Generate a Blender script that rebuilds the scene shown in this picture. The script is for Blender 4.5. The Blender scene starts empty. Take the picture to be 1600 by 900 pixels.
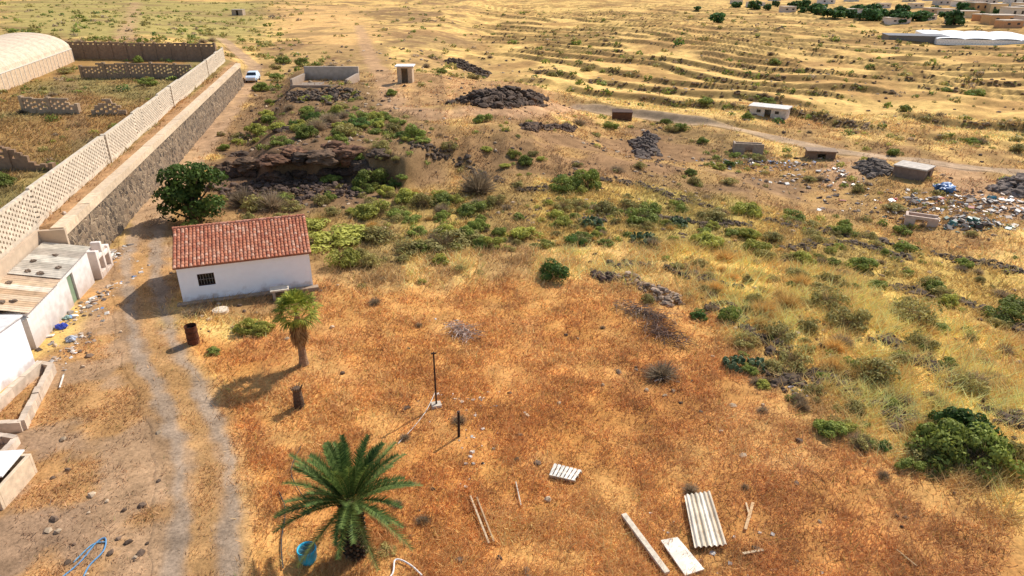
import bpy, math, random
import numpy as np
from mathutils import Vector, Matrix, noise as mn
random.seed(7); rng=np.random.default_rng(7)
scene=bpy.context.scene
COL=scene.collection
# ------------------------------------------------------------------ helpers
def lin(c,k=1.0):
    o=[]
    for a in c:
        a=a/255.0
        o.append(k*(a/12.92 if a<=0.04045 else ((a+0.055)/1.055)**2.4))
    return tuple(o)
def sm(a,b,x):
    t=np.clip((x-a)/(b-a),0,1); return t*t*(3-2*t)
def hsh(ix,iy,s):
    n=(ix.astype(np.int64)*374761393+iy.astype(np.int64)*668265263+s*1442695041)&0xffffffff
    n=((n^(n>>13))*1274126177)&0xffffffff
    n=n^(n>>16)
    return (n&0xffff)/65535.0
def vn(x,y,s):
    ix=np.floor(x);iy=np.floor(y);fx=x-ix;fy=y-iy
    fx=fx*fx*(3-2*fx);fy=fy*fy*(3-2*fy)
    a=hsh(ix,iy,s);b=hsh(ix+1,iy,s);c=hsh(ix,iy+1,s);d=hsh(ix+1,iy+1,s)
    return (a*(1-fx)+b*fx)*(1-fy)+(c*(1-fx)+d*fx)*fy
def fbm(x,y,o,s):
    t=0;a=1;n=0
    for i in range(o):
        t=t+a*vn(x*2**i+i*17.3,y*2**i-i*9.1,s+i);n+=a;a*=.5
    return t/n
# ------------------------------------------------------------------ terrain
CAMH=15.0; PITCH=math.radians(25); FX=24/36
SX,SY=-22.4,29.9
ROWS=9.5
def phi(x,y): return (y*.9+x*.6+60*(fbm(x/75,y/75,2,9)-.5)+13*(fbm(x/20,y/20,2,19)-.5))/ROWS
def tzf(x,y): return sm(84,100,y+x*.3)*sm(-12,4,x+.05*(y-100))
def brkf(x,y): return sm(.26,.44,fbm(x/16,y/16,3,23))
def sdist(x,y): return (x-SX)*(-.9752)+(y-SY)*(-.2213)   # >0 inside the walled compound
def hgt(x,y):
    x=np.asarray(x,float);y=np.asarray(y,float)
    s=sdist(x,y)
    h=(fbm(x/5,y/5,3,1)-.5)*.35
    h=h*(1-.8*sm(2.5,.5,np.abs(s+.3)))
    h=h+(fbm(x/60,y/60,3,2)-.5)*4.5*sm(95,190,y)
    d=(x-11)*.8+(y-30)*.35
    h=h-2.6*sm(0,22,d)*sm(-25,-5,x)+(fbm(x/9,y/9,3,5)-.5)*1.3*sm(1,8,d)*sm(140,90,y)*sm(-12,0,x)
    w=1.6+np.maximum(0,x+9)*1.1
    y0=51+3.4*(fbm(x/3,y*0+3,3,8)-.5)*2
    m=2.0*sm(0,1,(y-y0)/w)*sm(14,-2,x)*sm(5,9,-s)*sm(125,95,y)
    m=m*(1+.7*(fbm(x/5,y/5,3,12)-.5))
    h=h+m
    ph=phi(x,y);f=ph-np.floor(ph)
    st=(sm(0,.18,f)-f)*1.0*brkf(x,y)
    h=h+st*tzf(x,y)*sm(520,330,y)
    wd=np.maximum(0,y-104)*.6
    h=h+2.8*sm(.15,.8+wd,s-1.2*sm(34.4,33.2,y))
    return h
def P(px,py,zoff=0.0):
    """surveyed spot on the terrain for a bearing (px,py) read off the reference, plus height"""
    u=(px-800)/1600/FX; v=(py-450)/1600/FX
    t=np.geomspace(12,1500,3500)
    X=u*t; Y=t*(math.cos(PITCH)-v*math.sin(PITCH)); Z=CAMH-t*(math.sin(PITCH)+v*math.cos(PITCH))
    g=hgt(X,Y)+zoff
    k=np.argmax(Z<g) if (Z<g).any() else len(t)-1
    k=max(k,1)
    a=(Z[k-1]-g[k-1]); b=(Z[k]-g[k]); f=a/(a-b) if a!=b else 0
    x=X[k-1]+(X[k]-X[k-1])*f; y=Y[k-1]+(Y[k]-Y[k-1])*f
    return (float(x),float(y),float(hgt(x,y)))
def PL(l): return [P(*a)[:2] for a in l]
def depth_of(x,y,z=0): return y*math.cos(PITCH)+(CAMH-z)*math.sin(PITCH)
def pdist(x,y,pl):
    best=np.full(x.shape,1e9)
    for (ax,ay),(bx,by) in zip(pl[:-1],pl[1:]):
        dx,dy=bx-ax,by-ay;L=dx*dx+dy*dy+1e-9
        t=np.clip(((x-ax)*dx+(y-ay)*dy)/L,0,1)
        best=np.minimum(best,np.hypot(x-ax-t*dx,y-ay-t*dy))
    return best
def polysd(x,y,pg):
    d=pdist(x,y,pg+[pg[0]])
    ins=np.zeros(x.shape,bool);n=len(pg)
    for i in range(n):
        ax,ay=pg[i];bx,by=pg[(i+1)%n]
        if ay==by: continue
        c=((ay>y)!=(by>y))&(x<(bx-ax)*(y-ay)/(by-ay)+ax)
        ins^=c
    return np.where(ins,-d,d)
TRACK=PL([(306,960),(312,900),(322,800),(318,700),(285,620),(252,560),(232,500),(222,440),(222,385),(238,335),(283,270),(320,225),(350,185),(375,150),(394,120),(398,104),(380,88),(345,60)])
ROAD=PL([(900,170),(1000,180),(1100,195),(1200,213),(1300,236),(1420,250),(1500,262),(1600,272),(1700,280)])
TR2=PL([(1600,330),(1530,300),(1490,262)]); TR3=PL([(1310,285),(1325,258),(1370,245)])
TR4=PL([(560,40),(575,80),(600,120),(620,170),(680,185),(800,175),(900,170)])
TR5=PL([(195,60),(205,25),(212,4)])
Z=[ # polygon, colour, grass, grass height, feather
 (PL([(0,2),(420,2),(400,60),(340,70),(0,60)]),(172,152,90),.3,.3,6),
 (PL([(430,8),(560,10),(610,90),(640,140),(560,150),(560,95),(430,45)]),(216,170,108),.4,.25,3),
 (PL([(600,120),(760,120),(900,160),(900,190),(640,170)]),(196,152,102),.3,.25,3),
 (PL([(385,130),(560,130),(640,170),(700,215),(700,290),(560,300),(330,300),(350,230)]),(142,112,78),.3,.25,2),
 (PL([(330,300),(330,240),(440,215),(590,235),(590,335),(440,345)]),(118,92,70),.1,.2,1.2),
 (PL([(620,215),(800,200),(1000,190),(1250,250),(1420,268),(1620,285),(1620,350),(1480,400),(1250,330),(1000,292),(700,280)]),(150,116,78),.4,.25,2.5),
 (PL([(800,215),(1000,200),(1100,235),(1130,280),(930,262)]),(148,114,80),.08,.2,1.5),
 (PL([(1050,255),(1300,290),(1400,335),(1250,330),(1080,290)]),(148,116,84),.1,.2,1.5),
 (PL([(460,345),(650,300),(900,285),(1150,315),(1620,430),(1620,530),(1300,450),(1000,385),(800,400),(600,430),(480,400)]),(188,156,86),.65,.3,2),
 (PL([(1000,370),(1300,425),(1630,540),(1630,930),(1500,760),(1300,640),(1120,500)]),(228,186,104),1.,.42,2),
 (PL([(540,425),(700,400),(870,385),(1010,390),(1090,450),(900,450),(700,465),(520,470)]),(230,186,114),1.,.36,1.2),
 (PL([(495,455),(700,452),(850,440),(1060,455),(1140,530),(1180,600),(1300,690),(1450,760),(1640,860),(1640,990),(360,990),(375,800),(370,700),(320,600),(270,525),(420,520)]),(200,144,80),1.,.17,.9),
 (PL([(950,560),(1180,620),(1640,880),(1640,990),(1150,990),(1080,760)]),(182,132,78),.85,.18,3),
 (PL([(-120,700),(60,560),(130,470),(150,430),(195,380),(225,350),(262,400),(262,480),(300,580),(365,680),(375,800),(365,990),(-300,990)]),(172,138,104),.12,.12,.5),
]
SOIL=PL([(0,660),(120,700),(150,850),(90,960),(-200,960),(-150,700)])
def paint(x,y):
    x=np.asarray(x,float);y=np.asarray(y,float)
    sc=np.clip(y/30,.5,5)
    wx=x+(fbm(x/2.2,y/2.2,4,31)-.5)*2.6*sc; wy=y+(fbm(x/2.2+50,y/2.2,4,37)-.5)*2.6*sc
    n1=fbm(x/14,y/14,4,41);n2=fbm(x/3,y/3,4,43);n3=fbm(x/.8,y/.8,3,47)
    gold=np.array(lin((224,182,110)));brn=np.array(lin((166,128,84)));oli=np.array(lin((152,140,80)))
    t=sm(.38,.62,n1*.5+n2*.5)[:,None]
    c=brn*(1-t)+gold*t
    g=.35+.4*t[:,0];h=np.full(x.shape,.3)
    def mix(c,w,col):
        return c*(1-w[:,None])+np.array(lin(col))*w[:,None]
    ph=phi(x,y); f=ph-np.floor(ph)
    tz=tzf(x,y);br=brkf(x,y)
    line=tz*sm(.09,.0,np.abs(f-.09)-.07+.22*(n2-.5))*(.12+.88*br)
    q=sm(.34,.54,fbm(x/9,y/9,4,55))[:,None]
    tg=gold*q+np.array(lin((184,142,86)))*(1-q)
    c=c*(1-tz[:,None])+tg*tz[:,None]
    c=mix(c,.72*line,(122,98,60))
    for pg,cc,gg,hh,fe in Z:
        sd=polysd(wx,wy,pg); w=sm(fe,-fe,sd)
        c=mix(c,w,cc); g=g*(1-w)+gg*w; h=h*(1-w)+hh*w
    s=sdist(x,y)
    w=sm(.2,.9,s)*sm(125,108,y)
    pc=np.array(lin((156,116,70)))*(1-sm(.45,.6,n1)[:,None])+np.array(lin((146,126,78)))*sm(.45,.6,n1)[:,None]
    c=c*(1-w[:,None])+pc*w[:,None]; g=g*(1-w)+.6*w
    w=sm(0,.3,s)*sm(1.9,1.5,s)*sm(108,104,y);c=mix(c,w,(168,130,92));g=g*(1-.75*w)
    isr=sm(.9,-.9,polysd(wx,wy,Z[11][0]))
    isy=sm(1.5,-1.5,polysd(wx,wy,Z[9][0]))
    ism=sm(2,-2,polysd(wx,wy,Z[5][0]))
    w=sm(.46,.6,fbm(x/6+31,y/6,4,95))*ism*.6;c=mix(c,w,(196,154,92));g=g+.4*w
    ua=(x*.85+y*.53);ub=(-x*.53+y*.85)
    stk=fbm(ua/.7,ub/3.2,4,91)
    w=sm(.52,.66,n2)*isr*.4; c=mix(c,w,(156,116,78)); g=g*(1-.7*w)
    w=sm(.48,.62,stk)*isr*.4; c=mix(c,w,(218,170,104))
    w=sm(.50,.62,fbm(x/5+9,y/5,4,61))*isr*.3; c=mix(c,w,(212,162,98))
    w=sm(.50,.62,fbm(x/3.3+29,y/3.3,4,62))*isr*.35; c=mix(c,w,(184,120,60))
    isn=1-isr
    isg=sm(1,-1,polysd(wx,wy,Z[8][0]))
    w=sm(.52,.66,fbm(x/(3*sc),y/(3*sc),4,67))*isn*(.18+.3*isg)*sm(.1,.5,g)*(1-.7*isy)*(1-.6*tz); c=c*(1-w[:,None])+oli*w[:,None]
    w=sm(.53,.63,fbm(x/(2.2*sc)+7,y/(2.2*sc),4,71))*isn*.55*sm(-.5,.2,g)*(1-.6*tz)*(1-.4*isy); c=mix(c,w,(138,108,76)); g=g*(1-.6*w)
    yd=sm(.5,-.5,polysd(wx,wy,Z[13][0]))
    so=sm(.8,-.8,polysd(wx,wy,SOIL))
    c=mix(c,.6*so,(146,118,94))
    w=yd*sm(.50,.60,fbm(x/2.4,y/2.4,5,77))*.65; c=mix(c,w,(192,142,82)); g=g+w*.9
    d=pdist(x+(n3-.5)*.5,y+(n3-.5)*.2,TRACK)
    mid=sm(45,36,y)
    body=sm(1.6,.8,d+1.0*(n2-.5))
    c=mix(c,.4*body,(158,128,98))
    cs=sm(.40,.14,d+.4*(n2-.5))*mid*.75
    c=mix(c,cs,(184,140,88))
    rut=sm(.40,.08,np.abs(d-.72)+.5*(n2-.5)+.1*(n1-.5))*mid+sm(1.4,.8,d)*(1-mid)*.9
    rc=lin((158,138,118));rc2=lin((180,146,114))
    rr=np.array(rc)*mid[:,None]+np.array(rc2)*(1-mid)[:,None]
    c=c*(1-.8*rut[:,None])+rr*.8*rut[:,None]
    g=g*(1-rut)*(1-.5*body)+cs*.8
    for pl,wd in ((TR2,2.0),(TR3,1.8),(TR4,1.3),(TR5,1.6)):
        dd=pdist(x,y,pl)+(n2-.5)*1.2
        w=sm(wd+.7,wd-.5,dd)*.65
        c=mix(c,w,(188,148,112)); g=g*(1-w)
    dd=pdist(x,y,ROAD)+(n2-.5)*1.0; w=sm(1.5,.7,dd)*.85; c=mix(c,w,(182,154,124)); g=g*(1-w)
    c=c*(.74+.52*n3)[:,None]*(.80+.40*n2)[:,None]
    return np.clip(c,0.01,.9),np.clip(g,0,1),h
# ------------------------------------------------------------------ mesh helpers
def fast(name,V,F,C=None,mat=None,smooth=False,parent=None,link=True):
    V=np.asarray(V,np.float32);F=np.asarray(F,np.int32)
    me=bpy.data.meshes.new(name)
    me.vertices.add(len(V));me.vertices.foreach_set('co',V.ravel())
    k=F.shape[1];me.loops.add(F.size);me.polygons.add(len(F))
    me.loops.foreach_set('vertex_index',F.ravel())
    me.polygons.foreach_set('loop_start',np.arange(0,F.size,k,dtype=np.int32))
    me.update(calc_edges=True)
    if C is not None:
        a=me.color_attributes.new('Col','FLOAT_COLOR','CORNER')
        cc=np.ones((len(F),k,4),np.float32);cc[:,:,:3]=np.asarray(C)[:,None,:]
        a.data.foreach_set('color',cc.ravel())
    me.polygons.foreach_set('use_smooth',np.full(len(F),smooth))
    if mat: me.materials.append(mat)
    me.validate()
    if not link: return me
    o=bpy.data.objects.new(name,me);COL.objects.link(o)
    if parent: o.parent=parent
    return o
class MB:
    def __init__(s): s.v=[];s.f=[];s.c=[]
    def add(s,vs,fs,col):
        n=len(s.v);s.v+=[tuple(a) for a in vs]
        for f in fs: s.f.append(tuple(i+n for i in f));s.c.append(col)
    def box(s,c,sz,rz=0,col=(.5,.5,.5),top=1.0,rx=0,ry=0):
        hx,hy,hz=sz[0]/2,sz[1]/2,sz[2]/2
        M=Matrix.Rotation(rz,3,'Z')@Matrix.Rotation(ry,3,'Y')@Matrix.Rotation(rx,3,'X')
        vs=[]
        for dz in(-1,1):
            t=top if dz>0 else 1
            for dx,dy in((-1,-1),(1,-1),(1,1),(-1,1)):
                vs.append(Vector(c)+M@Vector((dx*hx*t,dy*hy*t,dz*hz)))
        s.add(vs,[(0,3,2,1),(4,5,6,7),(0,1,5,4),(1,2,6,5),(2,3,7,6),(3,0,4,7)],col)
    def bx(s,x0,x1,y0,y1,z0,z1,col=(.5,.5,.5)):
        s.box(((x0+x1)/2,(y0+y1)/2,(z0+z1)/2),(x1-x0,y1-y0,z1-z0),0,col)
    def cyl(s,p0,p1,r0,r1,n=10,col=(.5,.5,.5),caps=True):
        p0=Vector(p0);p1=Vector(p1);d=(p1-p0)
        if d.length<1e-6:return
        d.normalize();a=d.orthogonal().normalized();b=d.cross(a)
        vs=[]
        for p,r in((p0,r0),(p1,r1)):
            for i in range(n):
                t=2*math.pi*i/n;vs.append(p+(a*math.cos(t)+b*math.sin(t))*r)
        fs=[(i,(i+1)%n,n+(i+1)%n,n+i) for i in range(n)]
        if caps: fs+=[tuple(range(n-1,-1,-1)),tuple(range(n,2*n))]
        s.add(vs,fs,col)
    def tube(s,pts,r,n=6,col=(.5,.5,.5)):
        for a,b in zip(pts[:-1],pts[1:]): s.cyl(a,b,r,r,n,col,True)
    def obj(s,name,mat,parent=None,smooth=False,bevel=0):
        me=bpy.data.meshes.new(name);me.from_pydata(s.v,[],s.f)
        a=me.color_attributes.new('Col','FLOAT_COLOR','CORNER')
        buf=[]
        for f,c in zip(s.f,s.c):
            for _ in f: buf+= [c[0],c[1],c[2],1.0]
        a.data.foreach_set('color',buf)
        if smooth:
            for p in me.polygons:p.use_smooth=True
        me.materials.append(mat)
        o=bpy.data.objects.new(name,me);COL.objects.link(o)
        if parent:o.parent=parent
        if bevel:
            b=o.modifiers.new('b','BEVEL');b.width=bevel;b.segments=2
        return o
def thing(name,label,cat,loc,rz=0,group=None):
    e=bpy.data.objects.new(name,None);COL.objects.link(e);e.location=loc;e.rotation_euler=(0,0,rz)
    e['label']=label;e['category']=cat
    if group:e['group']=group
    return e
def tag(o,label,cat,group=None,kind=None):
    o['label']=label;o['category']=cat
    if group:o['group']=group
    if kind:o['kind']=kind
    return o
# ------------------------------------------------------------------ materials
def mat_vc(name,scale=6,amt=.35,bump=.3,rough=.9,metal=0,bd=.03,trans=0,objrand=0,dirt=0,aniso=(1,1,1),dlo=-.85,dhi=-.4):
    m=bpy.data.materials.new(name);m.use_nodes=True;nt=m.node_tree;N=nt.nodes;L=nt.links
    b=N['Principled BSDF'];b.inputs['Roughness'].default_value=rough;b.inputs['Metallic'].default_value=metal
    b.inputs['Specular IOR Level'].default_value=.25
    at=N.new('ShaderNodeAttribute');at.attribute_name='Col'
    tc=N.new('ShaderNodeTexCoord');mp=N.new('ShaderNodeMapping');mp.inputs['Scale'].default_value=aniso
    L.new(tc.outputs['Object'],mp.inputs['Vector'])
    nz=N.new('ShaderNodeTexNoise');nz.inputs['Scale'].default_value=scale;nz.inputs['Detail'].default_value=6
    L.new(mp.outputs['Vector'],nz.inputs['Vector'])
    mr=N.new('ShaderNodeMapRange');mr.inputs[1].default_value=.25;mr.inputs[2].default_value=.75;mr.inputs[3].default_value=1-amt;mr.inputs[4].default_value=1+amt
    L.new(nz.outputs['Fac'],mr.inputs[0])
    vm=N.new('ShaderNodeVectorMath');vm.operation='SCALE';L.new(at.outputs['Color'],vm.inputs[0]);L.new(mr.outputs[0],vm.inputs['Scale'])
    out=vm.outputs[0]
    if objrand:
        oi=N.new('ShaderNodeObjectInfo');m2=N.new('ShaderNodeMapRange');m2.inputs[3].default_value=1-objrand;m2.inputs[4].default_value=1+objrand
        L.new(oi.outputs['Random'],m2.inputs[0]);v2=N.new('ShaderNodeVectorMath');v2.operation='SCALE'
        L.new(out,v2.inputs[0]);L.new(m2.outputs[0],v2.inputs['Scale']);out=v2.outputs[0]
    if dirt:
        sx=N.new('ShaderNodeSeparateXYZ');L.new(tc.outputs['Object'],sx.inputs[0])
        ns=N.new('ShaderNodeTexNoise');ns.inputs['Scale'].default_value=2.2;ns.inputs['Detail'].default_value=8;L.new(tc.outputs['Object'],ns.inputs['Vector'])
        ad=N.new('ShaderNodeMath');ad.operation='MULTIPLY_ADD';ad.inputs[1].default_value=-1.6;L.new(ns.outputs['Fac'],ad.inputs[0]);
        L.new(sx.outputs['Z'],ad.inputs[2])
        m3=N.new('ShaderNodeMapRange');m3.inputs[1].default_value=dlo;m3.inputs[2].default_value=dhi;m3.inputs[3].default_value=dirt;m3.inputs[4].default_value=0
        L.new(ad.outputs[0],m3.inputs[0])
        mx=N.new('ShaderNodeMix');mx.data_type='RGBA';L.new(m3.outputs[0],mx.inputs['Factor']);L.new(out,mx.inputs['A']);mx.inputs['B'].default_value=(*lin((150,118,90)),1);out=mx.outputs['Result']
    L.new(out,b.inputs['Base Color'])
    if bump:
        bp=N.new('ShaderNodeBump');bp.inputs['Strength'].default_value=bump;bp.inputs['Distance'].default_value=bd;L.new(nz.outputs['Fac'],bp.inputs['Height']);L.new(bp.outputs[0],b.inputs['Normal'])
    if trans:
        tr=N.new('ShaderNodeBsdfTranslucent');L.new(out,tr.inputs['Color']);ms=N.new('ShaderNodeMixShader');ms.inputs[0].default_value=trans
        L.new(b.outputs[0],ms.inputs[1]);L.new(tr.outputs[0],ms.inputs[2]);L.new(ms.outputs[0],N['Material Output'].inputs['Surface'])
    return m
def mat_ground():
    m=bpy.data.materials.new('ground_mat');m.use_nodes=True;nt=m.node_tree;N=nt.nodes;L=nt.links
    b=N['Principled BSDF'];b.inputs['Roughness'].default_value=1;b.inputs['Specular IOR Level'].default_value=.05
    at=N.new('ShaderNodeAttribute');at.attribute_name='Col'
    tc=N.new('ShaderNodeTexCoord')
    def nz(s,d,lo,hi):
        n=N.new('ShaderNodeTexNoise');n.inputs['Scale'].default_value=s;n.inputs['Detail'].default_value=d;n.inputs['Roughness'].default_value=.65
        L.new(tc.outputs['Object'],n.inputs['Vector']);r=N.new('ShaderNodeMapRange');r.inputs[1].default_value=.3;r.inputs[2].default_value=.7;r.inputs[3].default_value=lo;r.inputs[4].default_value=hi
        L.new(n.outputs['Fac'],r.inputs[0]);return n,r
    n1,r1=nz(9,8,.70,1.32);n2,r2=nz(1.1,8,.74,1.26)
    mu=N.new('ShaderNodeMath');mu.operation='MULTIPLY';L.new(r1.outputs[0],mu.inputs[0]);L.new(r2.outputs[0],mu.inputs[1])
    vo=N.new('ShaderNodeTexVoronoi');vo.inputs['Scale'].default_value=5;L.new(tc.outputs['Object'],vo.inputs['Vector'])
    r3=N.new('ShaderNodeMapRange');r3.inputs[1].default_value=.05;r3.inputs[2].default_value=.3;r3.inputs[3].default_value=.75;r3.inputs[4].default_value=1.05
    L.new(vo.outputs['Distance'],r3.inputs[0]);m2=N.new('ShaderNodeMath');m2.operation='MULTIPLY';L.new(mu.outputs[0],m2.inputs[0]);L.new(r3.outputs[0],m2.inputs[1])
    vm=N.new('ShaderNodeVectorMath');vm.operation='SCALE';L.new(at.outputs['Color'],vm.inputs[0]);L.new(m2.outputs[0],vm.inputs['Scale']);L.new(vm.outputs[0],b.inputs['Base Color'])
    bp=N.new('ShaderNodeBump');bp.inputs['Strength'].default_value=.5;bp.inputs['Distance'].default_value=.05;L.new(n1.outputs['Fac'],bp.inputs['Height']);L.new(bp.outputs[0],b.inputs['Normal'])
    return m
def mat_stone(name,sc,c1,c2,cm):
    m=bpy.data.materials.new(name);m.use_nodes=True;nt=m.node_tree;N=nt.nodes;L=nt.links
    b=N['Principled BSDF'];b.inputs['Roughness'].default_value=.95
    tc=N.new('ShaderNodeTexCoord')
    a=N.new('ShaderNodeTexVoronoi');a.inputs['Scale'].default_value=sc;L.new(tc.outputs['Object'],a.inputs['Vector'])
    e=N.new('ShaderNodeTexVoronoi');e.feature='DISTANCE_TO_EDGE';e.inputs['Scale'].default_value=sc;L.new(tc.outputs['Object'],e.inputs['Vector'])
    cr=N.new('ShaderNodeMix');cr.data_type='RGBA';cr.inputs['A'].default_value=(*lin(c1),1);cr.inputs['B'].default_value=(*lin(c2),1)
    sp=N.new('ShaderNodeSeparateColor');L.new(a.outputs['Color'],sp.inputs[0]);L.new(sp.outputs[0],cr.inputs['Factor'])
    r=N.new('ShaderNodeMapRange');r.inputs[1].default_value=.02;r.inputs[2].default_value=.09;L.new(e.outputs['Distance'],r.inputs[0])
    mx=N.new('ShaderNodeMix');mx.data_type='RGBA';L.new(r.outputs[0],mx.inputs['Factor']);mx.inputs['A'].default_value=(*lin(cm),1);L.new(cr.outputs['Result'],mx.inputs['B'])
    L.new(mx.outputs['Result'],b.inputs['Base Color'])
    bp=N.new('ShaderNodeBump');bp.inputs['Distance'].default_value=.1;bp.inputs['Strength'].default_value=.9;L.new(r.outputs[0],bp.inputs['Height']);L.new(bp.outputs[0],b.inputs['Normal'])
    return m
G=mat_ground()
M_wall=mat_vc('plaster',3,.04,.15,.9,dirt=.5)
M_oldwall=mat_vc('old_plaster',2.5,.14,.25,.95,dirt=.55,dlo=-.8,dhi=.4)
M_conc=mat_vc('concrete',4,.22,.3,.95)
M_tile=mat_vc('roof_tile',9,.22,.3,.9)
M_leaf=mat_vc('leaf',3,.2,0,.7,trans=.3,objrand=.25)
M_grass=mat_vc('grass_blade',2,.1,0,.9,trans=.3)
M_rock=mat_vc('rock',3,.35,.6,.95,bd=.08,objrand=.1)
M_wood=mat_vc('wood',8,.3,.3,.9,aniso=(1,1,.15))
M_rust=mat_vc('rusty_metal',9,.45,.3,.8,.1)
M_paint=mat_vc('painted',5,.1,.05,.45)
M_plast=mat_vc('plastic',6,.12,.1,.4)
M_glass=mat_vc('dark_glass',5,.05,0,.15)
M_sheet=mat_vc('fibre_cement',3,.28,.2,.85)
M_bark=mat_vc('bark',14,.4,.8,.95,bd=.05)
M_stone=mat_stone('masonry',3.4,(66,54,44),(150,126,100),(186,160,128))
# ------------------------------------------------------------------ ground
def grow(s0,st,g,lim):
    o=[];x=s0
    while abs(x)<lim: st*=g; x+=st; o.append(x)
    return o
xr=list(np.arange(-32,32.01,.25));xr=[-a for a in grow(32,.25,1.02,1600)][::-1]+xr+grow(32,.25,1.02,1600)
yr=[-300,-100,-30,-8,0]+list(np.arange(4,70.01,.25))+grow(70,.25,1.0085,2800)
xs,ys=np.meshgrid(np.array(xr),np.array(yr));nx,ny=len(xr),len(yr)
gx,gy=xs.ravel(),ys.ravel();gz=hgt(gx,gy)
col,_,_=paint(gx,gy)
idx=np.arange(nx*ny).reshape(ny,nx)
F=np.stack([idx[:-1,:-1],idx[:-1,1:],idx[1:,1:],idx[1:,:-1]],-1).reshape(-1,4)
g=fast('ground',np.stack([gx,gy,gz],1),F,None,G,True)
a=g.data.color_attributes.new('Col','FLOAT_COLOR','POINT');cc=np.ones((len(gx),4),np.float32);cc[:,:3]=col;a.data.foreach_set('color',cc.ravel())
tag(g,'dry grassy volcanic hillside with rust and golden patches','ground',kind='structure')
def strip(name,pl,hw,off,label,cat,step=.4,nc=13,fixed=None):
    pts=[]
    for (ax,ay),(bx,by) in zip(pl[:-1],pl[1:]):
        L=math.hypot(bx-ax,by-ay);n=max(1,int(L/step))
        for i in range(n): pts.append((ax+(bx-ax)*i/n,ay+(by-ay)*i/n))
    pts.append(pl[-1]);p=np.array(pts)
    for _ in range(6): p[1:-1]=(p[:-2]+p[1:-1]*2+p[2:])/4
    t=np.gradient(p,axis=0);t/=np.linalg.norm(t,axis=1)[:,None];nn=np.stack([-t[:,1],t[:,0]],1)
    k=np.linspace(-hw,hw,nc)
    q=p[:,None,:]+nn[:,None,:]*k[None,:,None]
    wob=(fbm(q[...,0]*.8,q[...,1]*.8,2,90)-.5)
    q=q+nn[:,None,:]*(wob*.5*np.abs(k)[None,:]/hw)[...,None]
    X=q[...,0].ravel();Y=q[...,1].ravel();zz=hgt(X,Y)+off*np.clip(Y/60,1,3)
    zz=zz.reshape(len(p),nc);yy=np.clip(Y.reshape(len(p),nc)[:,0]/60,1,3);zz[:,0]-=off*3*yy;zz[:,-1]-=off*3*yy;zz=zz.ravel()
    id=np.arange(len(X)).reshape(len(p),nc)
    F=np.stack([id[:-1,:-1],id[:-1,1:],id[1:,1:],id[1:,:-1]],-1).reshape(-1,4)
    c,_,_=paint(X,Y)
    o=fast(name,np.stack([X,Y,zz],1),F,None,G,True)
    a=o.data.color_attributes.new('Col','FLOAT_COLOR','POINT');cc=np.ones((len(X),4),np.float32);cc[:,:3]=c;a.data.foreach_set('color',cc.ravel())
    tag(o,label,cat,kind='structure');return o
strip('dirt_track',TRACK,1.5,.02,'two rutted gravel dirt track winding past the house','track',.25,29)
strip('rural_road',ROAD,1.4,.06,'pale narrow rural road crossing the dry slope','road',.6,11)
# ------------------------------------------------------------------ grass (stuff)
def grass(name,N,nb,r0,r1,label,seed):
    r=np.random.default_rng(seed)
    R=r0*(r1/r0)**r.random(N);T=(r.random(N)-.5)*math.radians(88)
    x=R*np.sin(T);y=R*np.cos(T)
    c,gd,h=paint(x,y)
    pat=sm(.36,.58,fbm(x/1.1,y/1.1,3,101))
    k=r.random(N)<gd*(.25+.8*pat)
    hx=x+16.2;hy=y-30.3;ca,sa=math.cos(.33),math.sin(.33);lx=hx*ca+hy*sa;ly=-hx*sa+hy*ca
    k&=~((lx>-.1)&(lx<6.3)&(ly>-.1)&(ly<5.2)); k&=~((x<-19.6)&(y<36)&(y>16)&(x>-24.5))
    k&=~((sdist(x,y)>-.4)&(sdist(x,y)<1.0))
    x,y,c,h,R=x[k],y[k],c[k],h[k],R[k];n=len(x)
    X=np.repeat(x,nb);Y=np.repeat(y,nb);Hh=np.repeat(h*(.45+1.1*r.random(n)**1.5),nb);RR=np.repeat(R,nb);C=np.repeat(c,nb,0)
    m=len(X);rad=.09+.004*RR
    X=X+r.normal(0,1,m)*rad;Y=Y+r.normal(0,1,m)*rad;Zz=hgt(X,Y)-.02
    hh=Hh*(.4+.8*r.random(m));w=.0008*RR*(.6+.8*r.random(m))+.003
    a=r.normal(.6,1.3,m);l=.5+r.random(m)*1.3
    V=np.zeros((m,3,3))
    b=r.random(m)*6.283
    V[:,0,0]=X-np.cos(b)*w;V[:,0,1]=Y-np.sin(b)*w;V[:,0,2]=Zz
    V[:,1,0]=X+np.cos(b)*w;V[:,1,1]=Y+np.sin(b)*w;V[:,1,2]=Zz
    V[:,2,0]=X+np.cos(a)*hh*l;V[:,2,1]=Y+np.sin(a)*hh*l;V[:,2,2]=Zz+hh
    tint=np.repeat(.8+.5*r.random(n),nb)*(.82+.5*r.random(m))
    C=C*tint[:,None]
    C=C*.90+C.mean(1)[:,None]*.10
    gsel=r.random(m)<.03;C[gsel]=C[gsel]*np.array([.65,.95,.65])
    C=np.clip(C*1.26,0,.85)
    o=fast(name,V.reshape(-1,3),np.arange(m*3).reshape(-1,3),C,M_grass)
    tag(o,label,'grass',kind='stuff')
grass('dry_grass',120000,8,11,105,'low dry rust and golden grass covering the slope',3)
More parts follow.
